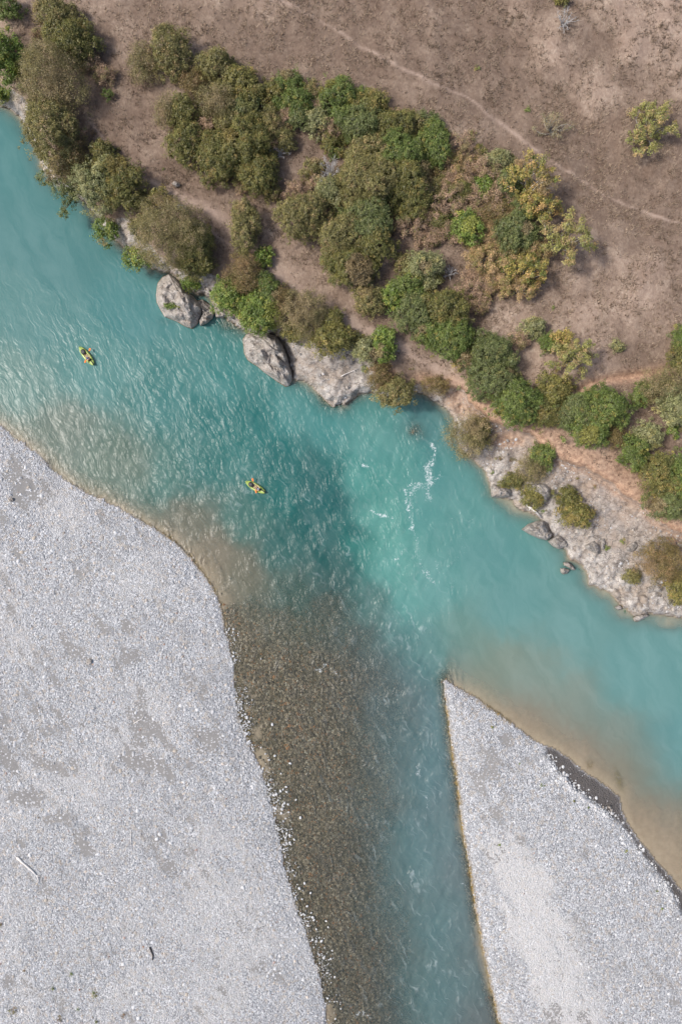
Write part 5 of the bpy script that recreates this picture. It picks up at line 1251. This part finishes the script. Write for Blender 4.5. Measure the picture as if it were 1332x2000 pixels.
# fig-like shrubs over the water
plant('teal', 118, 372, 40, 40, 'blue-green leafy branches hanging over the water at left', 1.0,
      [(-28, -24, 17, 12), (-6, -28, 14, 9), (4, -4, 18, 16), (18, 12, 15, 15), (14, 32, 11, 11), (4, 44, 9, 7), (26, -8, 14, 12), (-14, -12, 10, 8)], (158, 378))
plant('bright', 206, 452, 25, 30, 'bright leafy bush over the water below the pale tree', .6,
      [(-4, -10, 17, 16), (8, -4, 15, 15), (2, 14, 12, 12), (-2, 26, 7, 7), (-14, 4, 9, 9), (16, 8, 9, 8)], (222, 448))
plant('bright', 263, 506, 26, 24, 'light green bush over the water left of the boulder', .4,
      [(-6, -8, 16, 13), (8, 0, 16, 13), (-14, 6, 10, 9), (16, 10, 12, 10), (0, 14, 11, 8)], (284, 506))
# the plant growing on the boulder
zt = 2.1; X, Y = unproj(337, 599, zt)
rng2 = np.random.default_rng(77)
d = unit(rng2.normal(size=(26, 3))); d[:, 2] = np.abs(d[:, 2]); C0 = d * np.array([1.35, .7, .4]) * rng2.random((26, 1)) ** .5
V, c = leaves(rng2, C0, d, .26, 24, .2, K['bright'], .4)
o = mk_mesh('small_plant', V, np.arange(len(V)).reshape(-1, 4), M_LEAF, None, {'col': c}, smooth=False); o.location = (X, Y, zt)
tag(o, 'green leafy plant growing on top of the big grey boulder', 'plant', 'small plants on bare ground')

# ------------------------------------------------------------------ driftwood
M_WOOD = simple_mat('bleached_driftwood', (.76, .73, .70), .85, .2, 5, .01)
M_DARKWOOD = simple_mat('dark_driftwood', (.06, .055, .055), .9, .3, 5, .01)
M_ROOT = simple_mat('dry_roots', (.34, .22, .15), .9, .3, 5, .01)
def log(name, pts, rad, mat, label, cat='driftwood', branches=(), lift=.1):
    def w(p): 
        z = max(zpx(*p), 0) + lift; return np.array([*unproj(p[0], p[1], z), z])
    P = [w(p) for p in pts]; o0 = P[0].copy(); root = None
    mb = MB(); mb.tube([q - o0 for q in P], np.linspace(rad, rad * .6, len(P)), 7)
    o = mb.build(name, mat); o.location = o0; tag(o, label, cat)
    for b in branches:
        mb = MB(); B = [w(p) - o0 for p in b]; mb.tube(B, np.linspace(rad * .55, rad * .2, len(B)), 5); mb.build('branch', mat, o)
    return o
log('driftwood_log', [(34, 1674), (44, 1684), (56, 1694), (66, 1703), (75, 1713)], .17, M_WOOD, 'bleached driftwood log with a forked end on the gravel', branches=[[(75, 1713), (76, 1720), (75, 1727)], [(72, 1710), (80, 1712)], [(34, 1674), (30, 1672)]])
log('driftwood_log', [(293, 1850), (296, 1858), (299, 1865), (299, 1875)], .13, M_DARKWOOD, 'short dark curved driftwood piece on the lower gravel')
log('driftwood_stick', [(262, 1413), (270, 1408), (278, 1404), (283, 1396)], .06, M_WOOD, 'thin pale forked twig lying on a grey sand patch', branches=[[(270, 1408), (268, 1413)]])
log('driftwood_stick', [(257, 1623), (256, 1638), (257, 1653)], .05, M_WOOD, 'thin straight pale twig in the middle of the gravel')
log('driftwood_stick', [(318, 1413), (328, 1411), (340, 1414)], .05, M_WOOD, 'thin pale twig lying right of the forked twig')
log('fallen_trunk', [(1026, 984), (1036, 992), (1046, 1000), (1058, 1012)], .17, M_WOOD, 'pale fallen trunk lying across the muddy cove', 'log', branches=[[(1036, 992), (1032, 998)]], lift=.5)
log('dead_branch', [(666, 735), (676, 730), (690, 724), (700, 720)], .06, M_WOOD, 'thin bleached branch lying on the pale ledge', 'branch', branches=[[(690, 724), (696, 727)]], lift=.2)
for i, pts in enumerate(([(1300, 1050), (1310, 1058), (1320, 1056), (1334, 1064)], [(1306, 1066), (1316, 1062), (1330, 1072)], [(1312, 1048), (1318, 1060), (1316, 1074)])):
    log('root', pts, .10, M_ROOT, ['long dry root hanging from the orange cliff end', 'lower dry root tangled under the orange cliff end', 'upright dry root crossing the others at the cliff end'][i], 'root', lift=.5)

# ------------------------------------------------------------------ kayaks, paddlers, paddles
M_LIME = simple_mat('lime_rubber', (.35, .46, .10), .45, .06, 3)
M_PALELIME = simple_mat('pale_lime_rubber', (.60, .70, .30), .45, .05, 3)
M_BLACK = simple_mat('black_rubber', (.018, .019, .022), .5, .2, 6)
M_DGREY = simple_mat('dark_grey_fabric', (.09, .088, .08), .8, .2, 6)
M_ORANGE = simple_mat('orange_plastic', (.85, .22, .03), .4, .05, 3)
M_SHAFT = simple_mat('dark_shaft', (.04, .04, .045), .4, .1, 3)
M_SKIN = simple_mat('skin', (.66, .43, .33), .6, .06, 5)
M_CORAL = simple_mat('coral_vest', (.62, .15, .09), .7, .1, 6)
M_RED = simple_mat('red_vest', (.52, .06, .05), .7, .1, 6)
M_NAVY = simple_mat('blue_cap', (.06, .10, .24), .8, .1, 6)
M_GREYCAP = simple_mat('grey_blue_cap', (.22, .30, .38), .8, .1, 6)
M_SHORTS = simple_mat('dark_shorts', (.03, .028, .032), .85, .2, 6)
M_HAIR = simple_mat('dark_hair', (.03, .02, .014), .6, .2, 6)
M_BROWN = simple_mat('dark_brown_jacket', (.06, .045, .04), .85, .2, 6)

def outline(L, W, n=40):
    """closed pointed oval"""
    pts = []
    for i in range(n):
        t = i / n * 2 * math.pi; x = math.cos(t); y = math.sin(t)
        s = abs(y) ** 1.35 * (1 if y > 0 else -1)
        pts.append((x * L / 2 - .05 * math.sin(t) ** 2, s * W / 2))
    return pts
def kayak(bow, stern, label, seat_x):
    bx, by = unproj(*bow, .15); sx, sy = unproj(*stern, .15)
    L = math.hypot(bx - sx, by - sy); ang = math.atan2(by - sy, bx - sx)
    root = empty('inflatable_kayak', ((bx + sx) / 2, (by + sy) / 2, 0.02), ang); tag(root, label, 'kayak', 'lime green inflatable kayaks')
    W = 1.02; rt = .15
    ol = outline(L - .12, W - 2 * rt * .8)
    mb = MB()
    P = [(x, y, .16 + .16 * abs(x / L * 2) ** 3) for x, y in ol]
    mb.tube(P, [rt * (1 - .55 * abs(x / L * 2) ** 4) for x, y in ol], 10, closed=True); mb.build('hull_tube', M_LIME, root)
    mb = MB(); n = len(ol)                                               # floor
    V = [(x * .96, y * .96, .08) for x, y in ol] + [(0, 0, .05)]
    mb.add(V, [(i, (i + 1) % n, n, n) for i in range(n)]); mb.build('floor', M_PALELIME, root)
    def deck(name, x0, x1, mat, zc, inset):
        m_ = MB(); V, F = [], []; N = 9
        for i in range(N):
            x = x0 + (x1 - x0) * i / (N - 1); hw = np.interp(x, [p[0] for p in ol[n // 2::-1]], [p[1] for p in ol[n // 2::-1]]) * inset
            for j in range(7):
                v = j / 3 - 1; V.append((x, v * hw, .26 + .16 * abs(x / L * 2) ** 3 + zc * (1 - v * v)))
        for i in range(N - 1):
            for j in range(6): F.append((i * 7 + j, i * 7 + j + 1, (i + 1) * 7 + j + 1, (i + 1) * 7 + j))
        m_.add(V, F); return m_.build(name, mat, root)
    deck('bow_deck', L * .27, L * .485, M_LIME, .05, 1.0)
    deck('stern_deck', -L * .485, -L * .27, M_LIME, .05, 1.0)
    # black kit bag / spray cover in front of the legs
    mb = MB(); m = 22; V = []; rings = [(1, 0), (.96, .12), (.75, .2), (.4, .23), (0.05, .235)]
    for r_, h_ in rings:
        for q in range(m):
            a = q * 2 * math.pi / m; V.append((L * .22 + r_ * .46 * math.cos(a), r_ * .38 * math.sin(a), .2 + h_))
    F = [(i * m + q, i * m + (q + 1) % m, (i + 1) * m + (q + 1) % m, (i + 1) * m + q) for i in range(len(rings) - 1) for q in range(m)]
    mb.add(V, F); cov = mb.build('spray_cover', M_BLACK, root)
    mb = MB(); mb.add([(L * .23 - .14, -.17, .44), (L * .23 + .16, -.14, .44), (L * .23 + .18, .16, .44), (L * .23 - .12, .18, .44)], [(0, 1, 2, 3)]); mb.build('panel', M_DGREY, cov)
    # seat back, handles, rear strap
    mb = MB(); mb.tube([(seat_x - .28, -.25, .2), (seat_x - .30, -.18, .45), (seat_x - .31, 0, .5), (seat_x - .30, .18, .45), (seat_x - .28, .25, .2)], .055, 7)
    mb.tube([(seat_x - .2, -.2, .16), (seat_x - .2, .2, .16)], .06, 6); mb.build('seat', M_BLACK, root)
    mb = MB(); mb.tube([(L * .455, -.06, .40), (L * .475, -.05, .47), (L * .475, .05, .47), (L * .455, .06, .40)], .018, 6); mb.build('handle', M_BLACK, root)
    mb = MB(); mb.tube([(L * .47, 0, .36), (L * .5, 0, .40)], [.09, .05], 8); mb.build('bow_tip', M_PALELIME, root)
    mb = MB(); mb.tube([(seat_x - .36, -.06, .36), (-L * .36, -.09, .37), (-L * .46, -.05, .42), (-L * .5, -.02, .45)], [.05, .07, .09, .07], 7); mb.build('rear_strap', M_BLACK, root)
    mb = MB(); mb.add([(-.25, W * .5 - .19, .315), (.42, W * .5 - .19, .315), (.42, W * .5 - .07, .30), (-.25, W * .5 - .07, .30)], [(0, 1, 2, 3)]); mb.build('side_patch', M_PALELIME, root)
    return root, L, ang

def skin_obj(name, verts, edges, mat, parent, root_i=0, sub=2):
    me = bpy.data.meshes.new(name); me.from_pydata([v[:3] for v in verts], edges, []); me.update()
    o = bpy.data.objects.new(name, me); COL.objects.link(o)
    if parent: o.parent = parent
    sm = o.modifiers.new('skin', 'SKIN'); sm.use_smooth_shade = True
    if not me.skin_vertices: 
        me.attributes.new
    for i, v in enumerate(verts):
        sv_ = me.skin_vertices[0].data[i]; sv_.radius = (v[3], v[3]); sv_.use_root = (i == root_i)
    ss = o.modifiers.new('subdivision', 'SUBSURF'); ss.levels = sub; ss.render_levels = sub
    me.materials.append(mat)
    return o

def paddler(kroot, seat_x, hands, label, vest, cap, legs_mat, sleeves=None):
    """seated figure; local x forward, y left. hands: ((x,y,z),(x,y,z)) left, right on the shaft"""
    root = empty('person', kroot.location.copy(), kroot.rotation_euler.z); tag(root, label, 'person', 'paddlers')
    s = seat_x; hip = .24; sh = hip + .50; q = s - .15        # leaning back against the seat
    V = [(s, 0, hip, .135), (s - .09, 0, hip + .18, .125), (q - .02, 0, hip + .38, .14), (q, 0, hip + .55, .06), (q + .02, 0, hip + .63, .075), (q + .035, 0, hip + .73, .095), (q + .03, 0, hip + .82, .07)]
    E = [(0, 1), (1, 2), (2, 3), (3, 4), (4, 5), (5, 6)]
    V.append((q + .135, 0, hip + .705, .018)); E.append((5, 7))              # nose
    for sd, hd in ((1, hands[0]), (-1, hands[1])):
        hd = np.array(hd); b = len(V)
        shp = np.array([q - .01, sd * .19, sh - .05]); el = (shp + hd) / 2 + np.array([-.02, sd * .10, -.12])
        V += [(*shp, .062), (*el, .045), (*(el + (hd - el) * .82), .032), (*(hd - np.array([.015, 0, 0])), .034)]
        E += [(2, b), (b, b + 1), (b + 1, b + 2), (b + 2, b + 3)]
        palm = b + 3
        for f_, (oy, ln) in enumerate(((-.03, .055), (-.01, .065), (.01, .06), (.03, .048))):
            i0 = len(V); V += [(hd[0] + .03, hd[1] + oy, hd[2] + .03, .0095), (hd[0] + .03 + ln * .5, hd[1] + oy, hd[2] + .005, .009), (hd[0] + .03 + ln * .35, hd[1] + oy, hd[2] - .03, .008)]
            E += [(palm, i0), (i0, i0 + 1), (i0 + 1, i0 + 2)]
        i0 = len(V); V += [(hd[0] - .01, hd[1] - sd * .045, hd[2] - .005, .011), (hd[0] + .03, hd[1] - sd * .04, hd[2] - .025, .009)]; E += [(palm, i0), (i0, i0 + 1)]
    for sd in (1, -1):
        b = len(V)
        V += [(s + .05, sd * .10, hip - .02, .095), (s + .46, sd * .13, hip + .16, .065), (s + .82, sd * .11, hip - .08, .045), (s + .95, sd * .11, hip - .03, .035)]
        E += [(0, b), (b, b + 1), (b + 1, b + 2), (b + 2, b + 3)]
    body = skin_obj('body', V, E, M_SKIN, root)
    # clothing follows the body
    skin_obj('life_vest', [(s - .05, 0, hip + .10, .155), (s - .10, 0, hip + .24, .165), (q - .02, 0, hip + .40, .18), (q, .12, hip + .47, .08), (q, -.12, hip + .47, .08)], [(0, 1), (1, 2), (2, 3), (2, 4)], vest, root)
    skin_obj('shorts', [(s, 0, hip, .15), (s + .06, .10, hip - .01, .11), (s + .30, .125, hip + .09, .092), (s + .06, -.10, hip - .01, .11), (s + .30, -.125, hip + .09, .092)], [(0, 1), (1, 2), (0, 3), (3, 4)], legs_mat, root)
    skin_obj('hair', [(q + .0, 0, hip + .74, .098), (q - .03, 0, hip + .70, .085)], [(0, 1)], M_HAIR, root)
    mb = MB(); m = 16; V2 = []; cz = hip + .79
    for r_, h_ in ((.118, 0), (.115, .05), (.09, .095), (.05, .12), (.01, .125)):
        for k_ in range(m): a = k_ * 2 * math.pi / m; V2.append((q + .025 + r_ * 1.05 * math.cos(a), r_ * math.sin(a), cz + h_))
    F2 = [(i * m + k_, i * m + (k_ + 1) % m, (i + 1) * m + (k_ + 1) % m, (i + 1) * m + k_) for i in range(4) for k_ in range(m)]
    mb.add(V2, F2); V3 = []
    for i in range(7):
        a = -.9 + 1.8 * i / 6; V3 += [(q + .025 + .115 * math.cos(a), .115 * math.sin(a), cz + .01), (q + .025 + .115 * math.cos(a) + .10 * math.cos(a * .5), .125 * math.sin(a), cz - .005)]
    mb.add(V3, [(2 * i, 2 * i + 1, 2 * i + 3, 2 * i + 2) for i in range(6)]); mb.build('cap', cap, root)
    for sd in (1, -1):
        mb = MB(); c_ = np.array([q + .118, sd * .035, hip + .735]); a = np.arange(8) * math.pi / 4
        Vv = np.vstack([c_ + np.stack([np.full(8, .004), .014 * np.cos(a), .009 * np.sin(a)], -1), [c_ + np.array([.012, 0, 0])]]); mb.add(Vv, [(k_, (k_ + 1) % 8, 8, 8) for k_ in range(8)]); mb.build('eye', M_HAIR, root)
    return root

def paddle(kroot, pa, pb, za, zb, label):
    A = np.array([*unproj(*pa, za), za]); B = np.array([*unproj(*pb, zb), zb]); c = (A + B) / 2
    root = empty('paddle', c); tag(root, label, 'paddle', 'orange paddles')
    d = (B - A); L = np.linalg.norm(d); u = d / L; side = unit(np.cross(u, np.array([0, 0, 1.0]))); nrm = np.cross(side, u)
    mb = MB(); mb.tube([A - c + u * .2, -u * .01, B - c - u * .2], .018, 8); mb.build('shaft', M_SHAFT, root)
    for e, s_ in ((A - c, 1), (B - c, -1)):
        mb = MB(); V, F = [], []
        prof = [(-.30, .03), (-.20, .085), (-.05, .13), (.08, .135), (.18, .10), (.23, .03)]
        for t_, w_ in prof:
            p = e - u * s_ * t_ * 1.0
            for v in (-1, -.35, .35, 1): V.append(p + side * w_ * v + nrm * (.03 * (1 - v * v) * s_))
        for i in range(5):
            for j in range(3): F.append((i * 4 + j, i * 4 + j + 1, (i + 1) * 4 + j + 1, (i + 1) * 4 + j))
        mb.add(V, F); o = mb.build('blade', M_ORANGE, root); sd_ = o.modifiers.new('thickness', 'SOLIDIFY'); sd_.thickness = .015
    return A, B

def to_local(P, kroot):
    a = -kroot.rotation_euler.z; d = np.array(P) - np.array(kroot.location)
    return (d[0] * math.cos(a) - d[1] * math.sin(a), d[0] * math.sin(a) + d[1] * math.cos(a), d[2])
k1, L1, a1 = kayak((156.4, 677.6), (184.6, 713.4), 'lime green kayak nearer the left edge, paddler with a blue cap', -.55)
A, B = paddle(k1, (167.6, 706.0), (176.0, 682.6), .75, .55, 'orange paddle crossing the kayak nearer the left edge')
hl, hr_ = [to_local(A + (B - A) * t_, k1) for t_ in (.24, .62)]
paddler(k1, -.55, (hl, hr_) if hl[1] > hr_[1] else (hr_, hl), 'person in a coral vest and blue cap in the left kayak, arms on the paddle', M_CORAL, M_NAVY, M_SHORTS)
k2, L2, a2 = kayak((480.2, 940.2), (518.4, 962.6), 'lime green kayak in mid-river, paddler with a grey-blue cap', -.5)
A, B = paddle(k2, (500.4, 960.0), (493.8, 937.0), .55, .75, 'orange paddle crossing the mid-river kayak')
hl, hr_ = [to_local(A + (B - A) * t_, k2) for t_ in (.30, .66)]
paddler(k2, -.5, (hl, hr_) if hl[1] > hr_[1] else (hr_, hl), 'person in a red vest and grey-blue cap in the mid-river kayak', M_RED, M_GREYCAP, M_BROWN)
